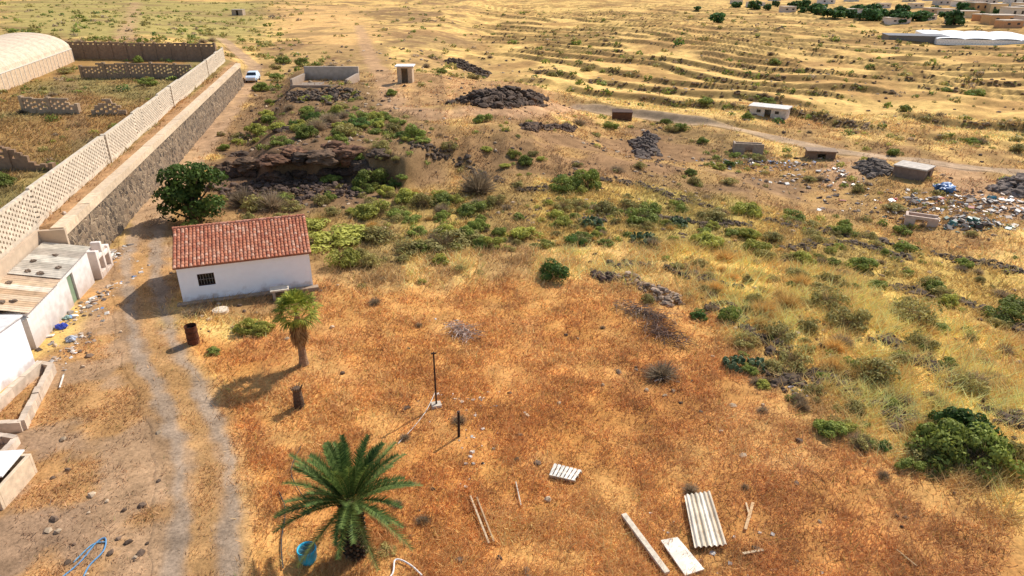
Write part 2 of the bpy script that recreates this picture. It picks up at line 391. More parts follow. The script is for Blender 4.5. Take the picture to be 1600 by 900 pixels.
# ------------------------------------------------------------------ shrubs
def leafcloud(n,clumps,size,cd,cl,seed,squash=.8,core=True,leafasp=1.8):
    r=np.random.default_rng(seed)
    K=len(clumps);cl_=np.array(clumps)
    k=r.integers(0,K,n);d=r.normal(0,1,(n,3));d/=np.linalg.norm(d,axis=1)[:,None]
    low=r.random(n)<.6;d[:,2]=np.where((d[:,2]<0)&low,-d[:,2],d[:,2])
    rad=cl_[k,3]*(.65+.4*r.random(n)**.6)
    C=cl_[k,:3]+d*rad[:,None]*np.array([1,1,squash])
    nrm=d+r.normal(0,.5,(n,3));nrm/=np.linalg.norm(nrm,axis=1)[:,None]
    up=r.normal(0,1,(n,3));u=np.cross(nrm,up);u/=np.linalg.norm(u,axis=1)[:,None];w=np.cross(nrm,u)
    s=size*(.6+.8*r.random(n))[:,None]
    V=np.stack([C-u*s*leafasp/2,C-w*s*.5,C+u*s*leafasp/2,C+w*s*.5],1)
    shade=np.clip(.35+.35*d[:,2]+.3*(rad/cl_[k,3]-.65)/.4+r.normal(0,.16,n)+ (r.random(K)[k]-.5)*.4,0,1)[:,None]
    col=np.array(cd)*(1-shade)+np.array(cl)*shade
    return V.reshape(-1,3),np.arange(n*4).reshape(-1,4),col
def bushclumps(K,seed,h=.85):
    r=random.Random(seed);o=[]
    for i in range(K):
        a=r.random()*6.283;q=math.sqrt(r.random())*.72;rr=r.uniform(.18,.40)
        o.append((math.cos(a)*q,math.sin(a)*q,max(.12,(h-.25)*(1-q*q)*r.uniform(.4,1.2)),rr))
    return o
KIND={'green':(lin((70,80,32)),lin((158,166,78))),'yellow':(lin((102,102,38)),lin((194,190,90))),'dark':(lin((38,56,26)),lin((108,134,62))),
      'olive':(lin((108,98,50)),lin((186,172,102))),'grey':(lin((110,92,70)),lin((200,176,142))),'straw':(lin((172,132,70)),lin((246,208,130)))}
def twigmesh(n,seed,c0,c1):
    r=np.random.default_rng(seed)
    d=r.normal(0,1,(n,3));d[:,2]=np.abs(d[:,2])*1.0+.15;d/=np.linalg.norm(d,axis=1)[:,None]
    L=(.35+.6*r.random(n))[:,None];s=(r.random(n)*.6)[:,None]
    p1=d*L*np.array([1,1,.95]);p0=p1*s+r.normal(0,.03,(n,3));p1=p1+r.normal(0,.06,(n,3));w=r.normal(0,1,(n,3));w/=np.linalg.norm(w,axis=1)[:,None];w*=.014
    V=np.stack([p0-w,p0+w,p1],1).reshape(-1,3);V[:,2]=np.maximum(V[:,2],-.02)
    t=r.random(n)[:,None];C=np.array(c0)*(1-t)+np.array(c1)*t
    return V,np.arange(n*3).reshape(-1,3),C
TPL={}
for kd,(cd,cl) in KIND.items():
    TPL[kd]=[]
    for i in range(6):
        if kd in('grey','straw'):
            V,F,C=twigmesh(1100,50+i,cd,cl)
        else:
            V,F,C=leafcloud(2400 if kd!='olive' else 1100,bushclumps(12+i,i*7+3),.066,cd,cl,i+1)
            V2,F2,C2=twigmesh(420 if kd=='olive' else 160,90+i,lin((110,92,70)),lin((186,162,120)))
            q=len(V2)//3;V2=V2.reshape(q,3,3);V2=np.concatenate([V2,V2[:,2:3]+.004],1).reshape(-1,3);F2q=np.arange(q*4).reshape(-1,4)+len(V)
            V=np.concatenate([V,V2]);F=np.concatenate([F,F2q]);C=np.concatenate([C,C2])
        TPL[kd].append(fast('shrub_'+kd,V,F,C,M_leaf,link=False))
LB={'green':'rounded green shrub growing on the dry slope','yellow':'yellow green succulent shrub in dry grass','dark':'dark green leafy shrub on dry ground',
    'olive':'sparse olive shrub among dry grass','grey':'bare grey twiggy shrub on dry ground','straw':'straw coloured dry tuft of tall grass'}
NM={'green':'green_shrub','yellow':'green_shrub','dark':'green_shrub','olive':'green_shrub','grey':'dry_shrub','straw':'dry_shrub'}
def put(kd,x,y,s,hs=1.0,label=None):
    o=bpy.data.objects.new(NM[kd],random.choice(TPL[kd]));COL.objects.link(o)
    o.location=(x,y,float(hgt(x,y))-.03*s);o.scale=(s*random.uniform(.85,1.15),s*random.uniform(.85,1.15),s*hs*random.uniform(.85,1.1));o.rotation_euler=(0,0,random.random()*6.28)
    tag(o,label or LB[kd],'shrub',group='shrubs scattered over the dry slope')
    return o
HAND=[(868,440,54,'dark',1.1),(1110,390,60,'yellow',.8),(1145,503,42,'green',1.),(535,420,60,'yellow',.9),(580,342,70,'yellow',.7),(632,318,56,'yellow',.8),(690,322,46,'green',.7),
(738,338,50,'green',.7),(575,296,60,'green',1.),(918,296,60,'green',.9),(880,300,44,'green',.9),(400,215,44,'yellow',.9),(432,228,36,'green',.8),(513,316,28,'green',1.),(514,288,34,'green',.8),
(1380,605,76,'olive',1.),(1445,512,90,'olive',.8),(1300,484,60,'olive',1.),(745,308,95,'grey',1.),(1535,608,60,'grey',.9),(1322,545,50,'grey',.9),
(1245,575,60,'olive',.9),(660,822,36,'grey',.8),(1082,776,42,'grey',.8),(820,375,50,'yellow',.7),(900,385,34,'dark',.8),(560,190,34,'green',.8),(610,150,26,'green',.8),(480,178,30,'green',.8),(525,215,32,'green',.8),
(1580,505,64,'green',.8),(1600,490,56,'green',.8),(1355,425,42,'green',.9),(985,330,40,'olive',.8),(1120,345,46,'olive',.7),(1210,380,40,'olive',.9),(420,332,70,'grey',1.1),(375,325,60,'grey',1.1),(395,330,44,'olive',.9),
(690,390,90,'olive',.4),(520,385,100,'yellow',.45),(590,380,70,'olive',.6),(640,395,60,'olive',.5),(480,365,70,'yellow',.5),(820,260,34,'green',.8),(1400,245,28,'green',.8),(1040,195,22,'green',.8),(1320,370,36,'green',.8),(1420,395,40,'green',.8),
(330,555,28,'green',.5),(585,478,34,'grey',.7),(1015,475,30,'olive',.8),(1530,735,90,'grey',.9),(1270,520,40,'olive',.9),(1095,500,30,'dark',.8),(1180,480,40,'olive',.9),
(1100,225,22,'green',.8),(600,870,44,'olive',.3),(300,495,60,'grey',.4),(560,375,60,'yellow',.5),(740,380,50,'olive',.5),(450,330,40,'olive',.8),(465,205,30,'yellow',.8),(590,195,26,'green',.8),(1160,335,40,'green',.8),(1240,345,40,'green',.7),(1250,440,44,'olive',.9),(1480,470,44,'olive',.9),(1560,600,44,'grey',.9),(1420,640,50,'grey',.9),
(90,95,30,'green',.9),(215,98,22,'green',.9),(440,100,26,'green',.8),(470,104,30,'green',.8),(430,125,30,'green',.8),(650,215,26,'green',.8),(700,240,30,'olive',.8),(760,240,24,'yellow',.8),(1000,265,26,'olive',.8),(1080,275,26,'green',.8),(1140,290,30,'olive',.8)]
for px,py,w,kd,hs in HAND:
    x,y,z=P(px,py); s=w/2/(1600*FX)*depth_of(x,y,z)
    put(kd,x,y+s*.5,s*1.1,hs*1.15)
for px,py,w,kd in((1490,732,120,'green'),(1555,742,110,'green'),(1520,700,110,'dark'),(1470,705,70,'green'),(1585,725,60,'olive')):
    x,y,z=P(px,py);s=w/2/(1600*FX)*depth_of(x,y,z);put(kd,x,y+s*.5,s*1.05,1.15,'large dense green shrub with dry grass around it')
N1,N2=20000,60000
R=np.concatenate([14*(92/14)**rng.random(N1),88*(400/88)**rng.random(N2)]);N=N1+N2;T=(rng.random(N)-.5)*math.radians(80);X=R*np.sin(T);Y=R*np.cos(T)
pz=[polysd(X,Y,z[0])<0 for z in Z]
dens=np.full(N,.22)
dens=np.where(Y>85,.12,dens)
dens[pz[0]]=.45;dens[pz[1]]=.03;dens[pz[2]]=.05;dens[pz[3]]=.42;dens[pz[4]]=.22;dens[pz[5]]=.22;dens[pz[6]]=.02;dens[pz[7]]=.05;dens[pz[8]]=.38;dens[pz[9]]=.30;dens[pz[10]]=.04;dens[pz[11]]=.004;dens[pz[12]]=.008;dens[pz[13]]=.0
s_=sdist(X,Y);dens[s_>-.6]=np.where(Y[s_>-.6]<108,.08,.3);dens[(s_>-.8)&(s_<2.2)&(Y<110)]=0
ph=phi(X,Y);fr=ph-np.floor(ph);tz=(tzf(X,Y)>.5)&~pz[1]&~pz[2]
brk=brkf(X,Y)
dens=np.where(tz&~pz[5],np.where(fr<.16,np.where(brk>.4,.50,.12),.03),dens)
dens[pdist(X,Y,TRACK)<2.2]=0;dens[pdist(X,Y,ROAD)<2.6]=0;dens[pdist(X,Y,TR4)<2.5]=0;dens[pdist(X,Y,TR2)<2.5]=0
dens[np.hypot(X+13.5,Y-33.5)<5.2]=0;dens[(X<-17.5)&(Y<37)]=0
rx0,ry0,_=P(500,125);dens[(np.abs(X-rx0)<6.5)&(Y>ry0-16)&(Y<ry0+7)]*=.12
cl=sm(.35,.6,fbm(X/5,Y/5,3,200));dens=dens*np.where(tz,1,(.2+1.1*cl))
keep=rng.random(N)<dens*np.where(R<92,.5,.42)
X,Y,R=X[keep],Y[keep],R[keep];pzk=[p[keep] for p in pz];tzk=tz[keep];n=len(X)
S=np.clip(rng.lognormal(-.85,.5,n),.18,1.4)*np.where(R<40,.85,1)*np.where(R>90,1.1,1)
kinds=[]
for i in range(n):
    u=random.random()
    if pzk[9][i]: k='olive' if u<.32 else 'grey' if u<.48 else 'green' if u<.60 else 'straw'
    elif pzk[8][i]: k='green' if u<.26 else 'olive' if u<.55 else 'yellow' if u<.75 else 'grey' if u<.85 else 'straw'
    elif pzk[11][i]: k='grey'
    elif R[i]>90: k='olive' if u<.5 else 'green' if u<.84 else 'dark' if u<.88 else 'grey'
    else: k='green' if u<.3 else 'olive' if u<.60 else 'yellow' if u<.78 else 'grey' if u<.95 else 'dark'
    kinds.append(k)
inv=(np.abs(X)/depth_of(X,Y)<.76)&(Y>13.5)
app=S/R*np.where(inv,1,.01);order=np.argsort(-app);cnt={'green_shrub':0,'dry_shrub':0};rest=[]
for i in order:
    nm=NM[kinds[i]]
    if cnt[nm]<(290 if nm=='green_shrub' else 240) and inv[i]:
        put(kinds[i],float(X[i]),float(Y[i]),float(S[i]),random.uniform(.75,1.1));cnt[nm]+=1
    else: rest.append(i)
def stuffbush(ids,name,label,nq=40,szk=1.0):
    ids=np.array(ids);m=len(ids)
    if m==0:return
    r=np.random.default_rng(5)
    C=np.stack([X[ids],Y[ids],hgt(X[ids],Y[ids])],1);s=S[ids]
    cd=np.array([KIND[kinds[i]][0] for i in ids]);cl=np.array([KIND[kinds[i]][1] for i in ids])
    d=r.normal(0,1,(m,nq,3));d[...,2]=np.abs(d[...,2]);d/=np.linalg.norm(d,axis=2)[...,None]
    rad=(.55+.5*r.random((m,nq)))[...,None]*s[:,None,None]
    c=C[:,None,:]+d*rad*np.array([1,1,.8])
    nr=d+r.normal(0,.5,d.shape);nr/=np.linalg.norm(nr,axis=2)[...,None]
    u=np.cross(nr,r.normal(0,1,d.shape));u/=np.linalg.norm(u,axis=2)[...,None];w=np.cross(nr,u)
    sz=(s[:,None]*.2*szk*(.6+.9*r.random((m,nq))))[...,None]
    V=np.stack([c-u*sz*1.2,c-w*sz*.7,c+u*sz*1.2,c+w*sz*.7],2).reshape(-1,3)
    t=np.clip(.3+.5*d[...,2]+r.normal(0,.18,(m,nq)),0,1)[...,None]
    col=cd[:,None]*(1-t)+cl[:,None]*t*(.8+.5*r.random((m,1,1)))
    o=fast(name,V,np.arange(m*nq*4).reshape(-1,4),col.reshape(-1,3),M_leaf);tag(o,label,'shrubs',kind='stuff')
stuffbush([i for i in rest if R[i]<90],'scrub','small olive and green scrub dotted over the slope',90,.7)
stuffbush([i for i in rest if R[i]>=90],'distant_scrub','small olive and green scrub along the far terraces',28,1.1)
# ------------------------------------------------------------------ stones
t_=(1+5**.5)/2
ICO=np.array([(-1,t_,0),(1,t_,0),(-1,-t_,0),(1,-t_,0),(0,-1,t_),(0,1,t_),(0,-1,-t_),(0,1,-t_),(t_,0,-1),(t_,0,1),(-t_,0,-1),(-t_,0,1)])/1.9
ICF=np.array([(0,11,5),(0,5,1),(0,1,7),(0,7,10),(0,10,11),(1,5,9),(5,11,4),(11,10,2),(10,7,6),(7,1,8),(3,9,4),(3,4,2),(3,2,6),(3,6,8),(3,8,9),(4,9,5),(2,4,11),(6,2,10),(8,6,7),(9,8,1)])
def rocks(name,C,S_,col,mat=None,parent=None,seed=1,flat=.65):
    r=np.random.default_rng(seed);m=len(C);C=np.asarray(C);S_=np.asarray(S_)
    v=ICO[None]*(1+r.normal(0,.17,(m,12,1)))*r.uniform(.65,1.25,(m,1,3))*np.array([1,1,flat])
    a=r.random(m)*6.283;ca,sa=np.cos(a)[:,None],np.sin(a)[:,None]
    x=v[...,0]*ca-v[...,1]*sa;y=v[...,0]*sa+v[...,1]*ca
    V=np.stack([x,y,v[...,2]],-1)*S_[:,None,None]+C[:,None,:]
    F=(ICF[None]+np.arange(m)[:,None,None]*12).reshape(-1,3)
    col=np.asarray(col)
    if col.ndim==1: col=np.tile(col,(m,1))
    cc=np.repeat(col*r.uniform(.6,1.5,(m,1)),20,0)
    return fast(name,V.reshape(-1,3),F,cc,mat or M_rock,parent=parent)
N=14000;R2=13*(160/13)**rng.random(N);T=(rng.random(N)-.5)*math.radians(84);x=R2*np.sin(T);y=R2*np.cos(T)
dn=np.full(N,.25)
for i,v in((3,.9),(4,1.),(5,.6),(8,.5),(9,.45),(10,.04),(11,.02),(12,.08),(13,.05)):
    dn[polysd(x,y,Z[i][0])<0]=v
pt=sm(.45,.62,fbm(x/4,y/4,3,300));dn=dn*(.15+pt*1.2);dn[pdist(x,y,TRACK)<1.3]*=.1
dn[(sdist(x,y)>-.3)]=0;dn[pdist(x,y,ROAD)<3]=0
k=rng.random(N)<dn;x,y,R2=x[k],y[k],R2[k]
s=rng.uniform(.035,.15,len(x))*(.6+R2/60)
c=np.where((rng.random(len(x))<.65)[:,None],np.array(lin((108,88,72))),np.array(lin((180,156,128))))
rx_,ry_,rs_=[x],[y],[s]
for pl,nn_ in (([(1385,530),(1440,563),(1510,608)],150),([(1205,585),(1290,592),(1400,640),(1470,690)],170),([(1235,392),(1330,378),(1410,402)],150),([(1120,470),(1180,520),(1230,560)],80),([(900,350),(1000,335),(1100,350),(1180,352)],170),([(1050,300),(1200,345),(1350,370),(1500,405),(1600,425)],260),([(1400,450),(1500,470),(1600,520)],150),([(1560,640),(1600,670)],30),([(820,300),(900,275),(1000,290),(1080,320)],200),([(640,230),(720,250),(800,290)],120),([(940,410),(1050,420),(1150,450)],80)):
    q=PL(pl)
    for _ in range(nn_):
        i=random.randrange(len(q)-1);u=random.random();rx_.append(np.array([q[i][0]+(q[i+1][0]-q[i][0])*u+random.gauss(0,.35)]));ry_.append(np.array([q[i][1]+(q[i+1][1]-q[i][1])*u+random.gauss(0,.35)]));rs_.append(np.array([random.uniform(.08,.32)]))
xx,yy,ss=map(np.concatenate,(rx_,ry_,rs_));cx=np.tile(np.array(lin((92,76,62))),(len(xx),1));cx[:len(c)]=c
o=rocks('scattered_stones',np.stack([xx,yy,hgt(xx,yy)+.02],1),ss,cx);tag(o,'dark volcanic stones strewn over the slope','stones',kind='stuff')
N=60000;R2=88*(400/88)**rng.random(N);T=(rng.random(N)-.5)*math.radians(82);x=R2*np.sin(T);y=R2*np.cos(T)
ph=phi(x,y);fr=ph-np.floor(ph)
k=(fr<.15)&(fr>.05)&(brkf(x,y)>.5)&(tzf(x,y)>.5)&(pdist(x,y,ROAD)>4)&(fbm(x/7,y/7,2,77)>.45)
x,y=x[k],y[k]
o=rocks('terrace_stones',np.stack([x,y,hgt(x,y)+.03],1),rng.uniform(.12,.38,len(x)),lin((122,98,72)));tag(o,'broken rows of dark dry stone terrace edging','stones',kind='stuff')
def pile(pxs,n,smin,smax,hh,col,label,name='stone_pile'):
    pl=PL(pxs)
    C=[];S2=[]
    xs_=[p[0] for p in pl];ys_=[p[1] for p in pl];tr=0
    while len(C)<n and tr<n*30:
        tr+=1
        a=random.uniform(min(xs_),max(xs_));b=random.uniform(min(ys_),max(ys_))
        sd=float(polysd(np.array([a]),np.array([b]),pl)[0])+ (mn.noise(Vector((a*.6,b*.6,3)))*.8)
        if sd<0:
            C.append((a,b,float(hgt(a,b))+min(hh,-sd*.5)*random.uniform(.2,1)));S2.append(smin+(smax-smin)*random.random()**2)
    if not C:return
    o=rocks(name,C,S2,lin(col),seed=n);tag(o,label,'stone pile');return o
pile([(985,222),(1010,208),(1028,215),(1032,243),(1010,250),(992,243)],420,.1,.45,.9,(104,90,80),'heap of dark grey stones on bare soil')
pile([(700,163),(730,147),(800,142),(855,155),(850,164),(780,170)],900,.15,.6,1.2,(96,78,64),'long mound of dark volcanic rubble')
pile([(690,95),(720,94),(770,115),(760,122),(720,108)],500,.2,.5,.8,(100,82,66),'long mound of dark volcanic rubble')
pile([(800,200),(850,197),(900,198),(895,204),(820,206)],300,.15,.4,.5,(100,80,66),'low row of dark stones on bare soil')
pile([(1335,262),(1350,252),(1385,255),(1395,272),(1360,278)],420,.15,.45,.9,(110,96,84),'heap of dark grey stones on bare soil')
pile([(1545,296),(1560,284),(1600,276),(1640,300),(1610,314)],520,.16,.5,1.0,(126,110,98),'heap of grey rubble beside the track')
pile([(960,430),(1000,432),(1060,465),(1070,480),(1040,470),(985,448)],150,.08,.22,.25,(156,132,110),'scattered row of grey stones in dry grass')
pile([(900,425),(930,418),(960,432),(950,440),(915,436)],80,.1,.26,.3,(104,84,70),'small heap of dark stones in dry grass')
def boulder(loc,sc,col,label,seed,name='rock_outcrop'):
    import bmesh
    bm=bmesh.new();bmesh.ops.create_icosphere(bm,subdivisions=4,radius=1)
    for v in bm.verts:
        p=v.co*1.1+Vector((seed*7.1,seed*3.3,0));d=1+.5*mn.fractal(p,.8,2.3,6)+.16*mn.noise(p*3)
        v.co*=d; v.co.x*=sc[0];v.co.y*=sc[1];v.co.z*=sc[2]
    me=bpy.data.meshes.new(name);bm.to_mesh(me);bm.free()
    a=me.color_attributes.new('Col','FLOAT_COLOR','CORNER');r=random.Random(seed);buf=[]
    for p in me.polygons:
        f=.75+.5*mn.noise(p.center*1.2+Vector((seed,0,0)))+r.uniform(-.1,.1)
        for _ in p.vertices:buf+=[col[0]*f,col[1]*f,col[2]*f,1]
    a.data.foreach_set('color',buf);me.materials.append(M_rock)
    o=bpy.data.objects.new(name,me);COL.objects.link(o);o.location=loc
    tag(o,label,'rock');return o
for i,(px,py,dz,sc) in enumerate([(392,262,.25,(1.2,1.,.5)),(430,260,.45,(1.3,1.1,.4)),(470,256,.5,(1.3,1.1,.45)),(508,254,.45,(1.3,1.2,.5)),(545,248,.3,(1.2,1.1,.7)),(565,262,.0,(.9,.8,.7)),(355,268,.1,(1.0,.8,.6)),(455,236,-.1,(1.,.9,.4)),(375,242,-.1,(.9,.8,.4)),(330,295,-.1,(.8,.7,.5)),(520,228,-.1,(1.,.9,.4)),(445,203,-.1,(1.,.7,.4)),(500,198,-.1,(.9,.7,.4)),(410,190,-.1,(.9,.7,.4)),(590,240,-.1,(.8,.7,.4))]):
    x,y,z=P(px,py);boulder((x,y,z+dz),sc,lin([(122,96,74),(130,94,70),(108,88,72)][i%3]),'weathered brown volcanic rock ledge over a shallow cave',i+2)
for i in range(14):
    px=336+i*19;x,y,z=P(px,274+random.uniform(-5,8));boulder((x,y,z+.05),(random.uniform(.3,.7),random.uniform(.4,.6),random.uniform(.25,.5)),lin((98,78,64)),'dark fallen boulder at the foot of the ledge',i+40,'boulder')
for i in range(12):
    px=random.uniform(335,620);py=random.uniform(185,262);x,y,z=P(px,py);put(random.choice(['green','yellow','olive']),x,y,random.uniform(.4,.85),1.)
pile([(330,300),(400,280),(560,285),(575,305),(470,318),(380,320)],520,.08,.32,.2,(94,76,64),'fallen dark stones below the rock ledge')
# ------------------------------------------------------------------ house
RZ=.33
HL=(-16.2,30.2,float(hgt(-14,31))-.05)
house=thing('farmhouse','white plastered farmhouse with red clay tile roof','house',HL,RZ)
W_,D_,HW,RG=6.2,4.8,2.05,3.05
white=lin((254,253,252))
b=MB();t=.25
wx0,wx1,wz0,wz1=.85,1.62,.82,1.46
b.bx(0,wx0,0,t,-.3,HW,white);b.bx(wx1,W_,0,t,-.3,HW,white);b.bx(wx0,wx1,0,t,-.3,wz0,white);b.bx(wx0,wx1,0,t,wz1,HW,white)
b.bx(0,W_,D_-t,D_,-.3,HW,white);b.bx(0,t,t,D_-t,-.3,HW,white);b.bx(W_-t,W_,t,D_-t,-.3,HW,white)
for x0,x1 in((0,t),(W_-t,W_)):
    b.add([(x0,0,HW),(x1,0,HW),(x1,D_,HW),(x0,D_,HW),(x0,D_/2,RG-.04),(x1,D_/2,RG-.04)],[(0,4,3),(1,2,5),(0,1,5,4),(3,4,5,2)],white)
b.obj('wall',M_wall,house)
b=MB();dk=(.012,.012,.014)
b.bx(wx0-.0,wx1,.16,.19,wz0,wz1,dk);fr_=MB()
w=b.obj('window',M_glass,house)
for x0,x1,z0,z1 in((wx0,wx0+.05,wz0,wz1),(wx1-.05,wx1,wz0,wz1),(wx0+.05,wx1-.05,wz0,wz0+.05),(wx0+.05,wx1-.05,wz1-.05,wz1)): fr_.bx(x0,x1,.05,.11,z0,z1,lin((70,50,40)))
for i in range(5):
    xx=wx0+.13*(i+1);fr_.bx(xx-.012,xx+.012,.06,.085,wz0+.05,wz1-.05,lin((110,105,100)))
fr_.bx(wx0+.05,wx1-.05,.058,.088,(wz0+wz1)/2-.015,(wz0+wz1)/2+.015,lin((110,105,100)))
fr_.obj('frame',M_rust,w)
roof=MB();ov=.18
ey=-ov;sl=(RG-HW)/(D_/2);ez=HW-ov*sl
for side in(0,1):
    def pt_(x,s,h=0):
        yy=ey+(D_/2-ey)*s;zz=ez+(RG+.06-ez)*s+h
        return (x,yy if side==0 else D_-yy,zz)
    x0,x1=-.12,W_+.12
    roof.add([pt_(x0,0,0),pt_(x1,0,0),pt_(x1,1,0),pt_(x0,1,0),pt_(x0,0,-.07),pt_(x1,0,-.07),pt_(x1,1,-.07),pt_(x0,1,-.07)],[(0,1,2,3),(4,7,6,5),(0,4,5,1),(1,5,6,2),(3,7,4,0)],lin((146,96,74)))
    ncol=36;nrow=14;pw=(x1-x0)/ncol
    for i in range(ncol):
        for j in range(nrow):
            s0=j/nrow-.01;s1=(j+1)/nrow+.03
            xc=x0+pw*(i+.5)+random.uniform(-.012,.012);ra=pw*.45;rb=pw*.36
            base=random.choice([(196,124,92),(188,116,86),(202,134,102),(206,144,114),(178,106,80),(194,122,92),(184,122,96),(200,128,96),(210,158,130)])
            f=random.uniform(.88,1.06)
            vs=[]
            for s_2,rr,lift in((s0,ra,.035),(s1,rb,.0)):
                for k_ in range(6):
                    an=math.pi*k_/5
                    vs.append(pt_(xc+math.cos(an)*rr,s_2,math.sin(an)*.055*(rr/ra)+.004+lift*.5))
            roof.add(vs,[(k_,k_+1,k_+7,k_+6) for k_ in range(5)]+[(0,1,2,3,4,5)],lin(base,f))
for i in range(17):
    xa=-.14+i*(W_+.2)/17;roof.cyl((xa,D_/2,RG+.06),(xa+.42,D_/2,RG+.045),.11,.095,10,lin(random.choice([(200,130,100),(186,116,90),(206,144,118)])))
roof.obj('roof',M_tile,house)
b=MB();b.bx(-.25,W_+.25,-.35,-.002,-.4,.10,lin((170,146,122)));b.obj('plinth',M_conc,house)
b=MB();b.bx(.5,1.25,D_+.002,D_+.05,0,1.85,lin((90,110,80)));b.obj('door',M_paint,house)
def wl(l):
    c_,s__=math.cos(RZ),math.sin(RZ);return (HL[0]+l[0]*c_-l[1]*s__,HL[1]+l[0]*s__+l[1]*c_)
x,y,z=P(345,487);b=MB();b.cyl((0,0,-.05),(0,0,.12),.38,.38,24,lin((210,190,165)));b.cyl((0,0,.12),(0,0,.15),.32,.3,24,lin((224,206,182)))
o=b.obj('well_cover',M_conc);o.location=(x,y,z);tag(o,'round pale concrete well cover beside the house wall','well cover')
x,y=wl((4.55,-.75));th=thing('washing_stand','low rough concrete washing stand against the house','washing stand',(x,y,float(hgt(x,y))),RZ)
b=MB();b.bx(-.35,-.22,-.25,.25,-.1,.5,lin((180,160,140)));b.bx(.22,.35,-.25,.25,-.1,.5,lin((180,160,140)));b.obj('support',M_conc,th)
b=MB();b.bx(-.45,.45,-.3,.3,.5,.58,lin((220,204,180)));b.obj('slab',M_conc,th,bevel=.02)
# ------------------------------------------------------------------ walls of the compound
def alongs(s,y):
    x=SX+(-.2213/.9752)*(y-SY); return (x-.9752*s*1.0,y-.2213*s)
rw=thing('retaining_wall','long dark rubble stone retaining wall with beige coping','wall',(0,0,0))
ys_=np.arange(33.2,101,.4);rows=11
V=[];F=[]
for i,yy in enumerate(ys_):
    for j in range(rows):
        q=j/(rows-1);s=-.22+.3*q
        x,y=alongs(s,yy);z0=float(hgt(*alongs(-.5,yy)))-.3
        jt=(mn.noise(Vector((x*2.4,y*2.4,q*6)))*.14)
        V.append((x+jt,y,z0+(2.82-z0)*q))
n0=len(ys_)
for i in range(n0-1):
    for j in range(rows-1):
        a=i*rows+j;F.append((a,a+rows,a+rows+1,a+1))
o=fast('stone_face',V,F,np.tile(np.array([[.3,.25,.2]]),(len(F),1)),M_stone,parent=rw)
b=MB()
for y0 in np.arange(33.2,100.5,2):
    p=[alongs(-.04,y0),alongs(-.04,y0+2),alongs(.6,y0+2),alongs(.6,y0)]
    jz=random.uniform(-.015,.015);cc_=lin((220,194,162),random.uniform(.85,1.05))
    b.add([(a[0],a[1],2.5) for a in p]+[(a[0],a[1],2.97+jz) for a in p],[(4,5,6,7),(0,1,5,4),(2,3,7,6),(1,2,6,5),(3,0,4,7)],cc_)
b.obj('coping',M_conc,rw)
b=MB();p=[alongs(-.1,33.25),alongs(1.3,33.25),alongs(1.3,20.0),alongs(1.12,20.0),alongs(1.12,33.05),alongs(-.1,33.05)]
b.add([(a[0],a[1],-.3) for a in p]+[(a[0],a[1],2.9) for a in p],[(6,7,8,9,10,11)]+[(i,(i+1)%6,(i+1)%6+6,i+6) for i in range(6)],lin((196,172,146)))
b.obj('back_wall',M_oldwall,rw)
def lattice(name,label,A,B,hh,col,pill=4.0,baserows=2,stepdown=None,zmin=-9,bw=.4,bh=.2,ph_=.12,ov_=1.16):
    A=Vector(A);B=Vector(B);L=(B-A).length;d=(B-A)/L;an=math.atan2(d.y,d.x)
    z0_=max(zmin,float(hgt(A.x,A.y)))
    e=thing(name,label,'wall',(A.x,A.y,z0_),an)
    b=MB();n=int(L/bw);R_=int(hh/bh)
    def gz_(l): p=A+d*l;return max(zmin,float(hgt(p.x,p.y)))-e.location.z
    zc=[gz_(i*bw) for i in range(n+1)]
    for i in range(n):
        rr=R_ if stepdown is None else stepdown(i/n,R_)
        z0=round(min(zc[i],zc[i+1])/.1)*.1-.2
        bt=baserows*bh+.2
        if rr<=0: continue
        b.bx(i*bw,i*bw+bw,-.1,.1,z0,z0+min(bt,rr*bh),lin(col,random.uniform(.92,1.03)))
        k0=int(round(bt/bh))
        for j in range(k0,rr+1):
            if (i+j)%2==0 or (j==rr):
                w=bw if j==rr else bw*ov_
                b.bx(i*bw+bw/2-w/2,i*bw+bw/2+w/2,-.095+random.uniform(0,.004),.095,z0+bt+(j-k0)*bh,z0+bt+(j-k0+1)*bh,lin(col,random.uniform(.88,1.06)))
    b.obj('lattice',M_conc,e)
    if pill:
        k=0
        while k*pill<L:
            q=k*pill/L
            rr=R_ if stepdown is None else stepdown(min(q,.99),R_)
            if rr>0:
                b=MB();zz=gz_(k*pill);b.bx(k*pill-.16,k*pill+.16,-.18,.18,zz-.3,zz+rr*bh+ph_,lin(col,.97));b.obj('pillar',M_conc,e)
            k+=1
    return e
lattice('lattice_wall','long pale openwork block wall on a stone terrace',(-22.9,25.6,0),(-42.2,105.0,0),2.0,(214,196,172),22.0,2,zmin=2.75,bw=.27,bh=.14,ph_=.02,ov_=1.45)
lattice('block_wall','tall brown block wall with regular piers',(-66.5,107.8,0),(-43.6,105.6,0),2.5,(150,124,100),2.3,10)
lattice('block_wall','low openwork brown block wall with stepped end',(-53.2,87.8,0),(-39.2,87.0,0),1.9,(160,134,108),3.0,3,lambda q,r:r if q>.12 else 7,ov_=1.4)
lattice('block_wall','low openwork block wall fragment in weeds',(-45.8,65.2,0),(-40.2,64.4,0),1.5,(186,158,128),2.8,2,lambda q,r:r if q<.85 else 4,ov_=1.35)
lattice('block_wall','triangular openwork block wall fragment in weeds',(-38.8,64.0,0),(-35.6,64.0,0),1.6,(180,152,122),0,1,lambda q,r:max(1,int(r*(1-abs(q-.45)*1.5))),ov_=1.3)
lattice('block_wall','brown block wall stepping down beside dry grass',(-36.5,45.3,0),(-30.2,44.5,0),1.7,(160,128,100),3.0,4,lambda q,r:r if q<.45 else max(1,int(r*(1-(q-.45)*1.5))),ov_=1.4)
gh=thing('greenhouse','large greenhouse with pale plastic barrel roof','greenhouse',(-55.9,76.6,2.7),math.atan2(27.3,-7.8))
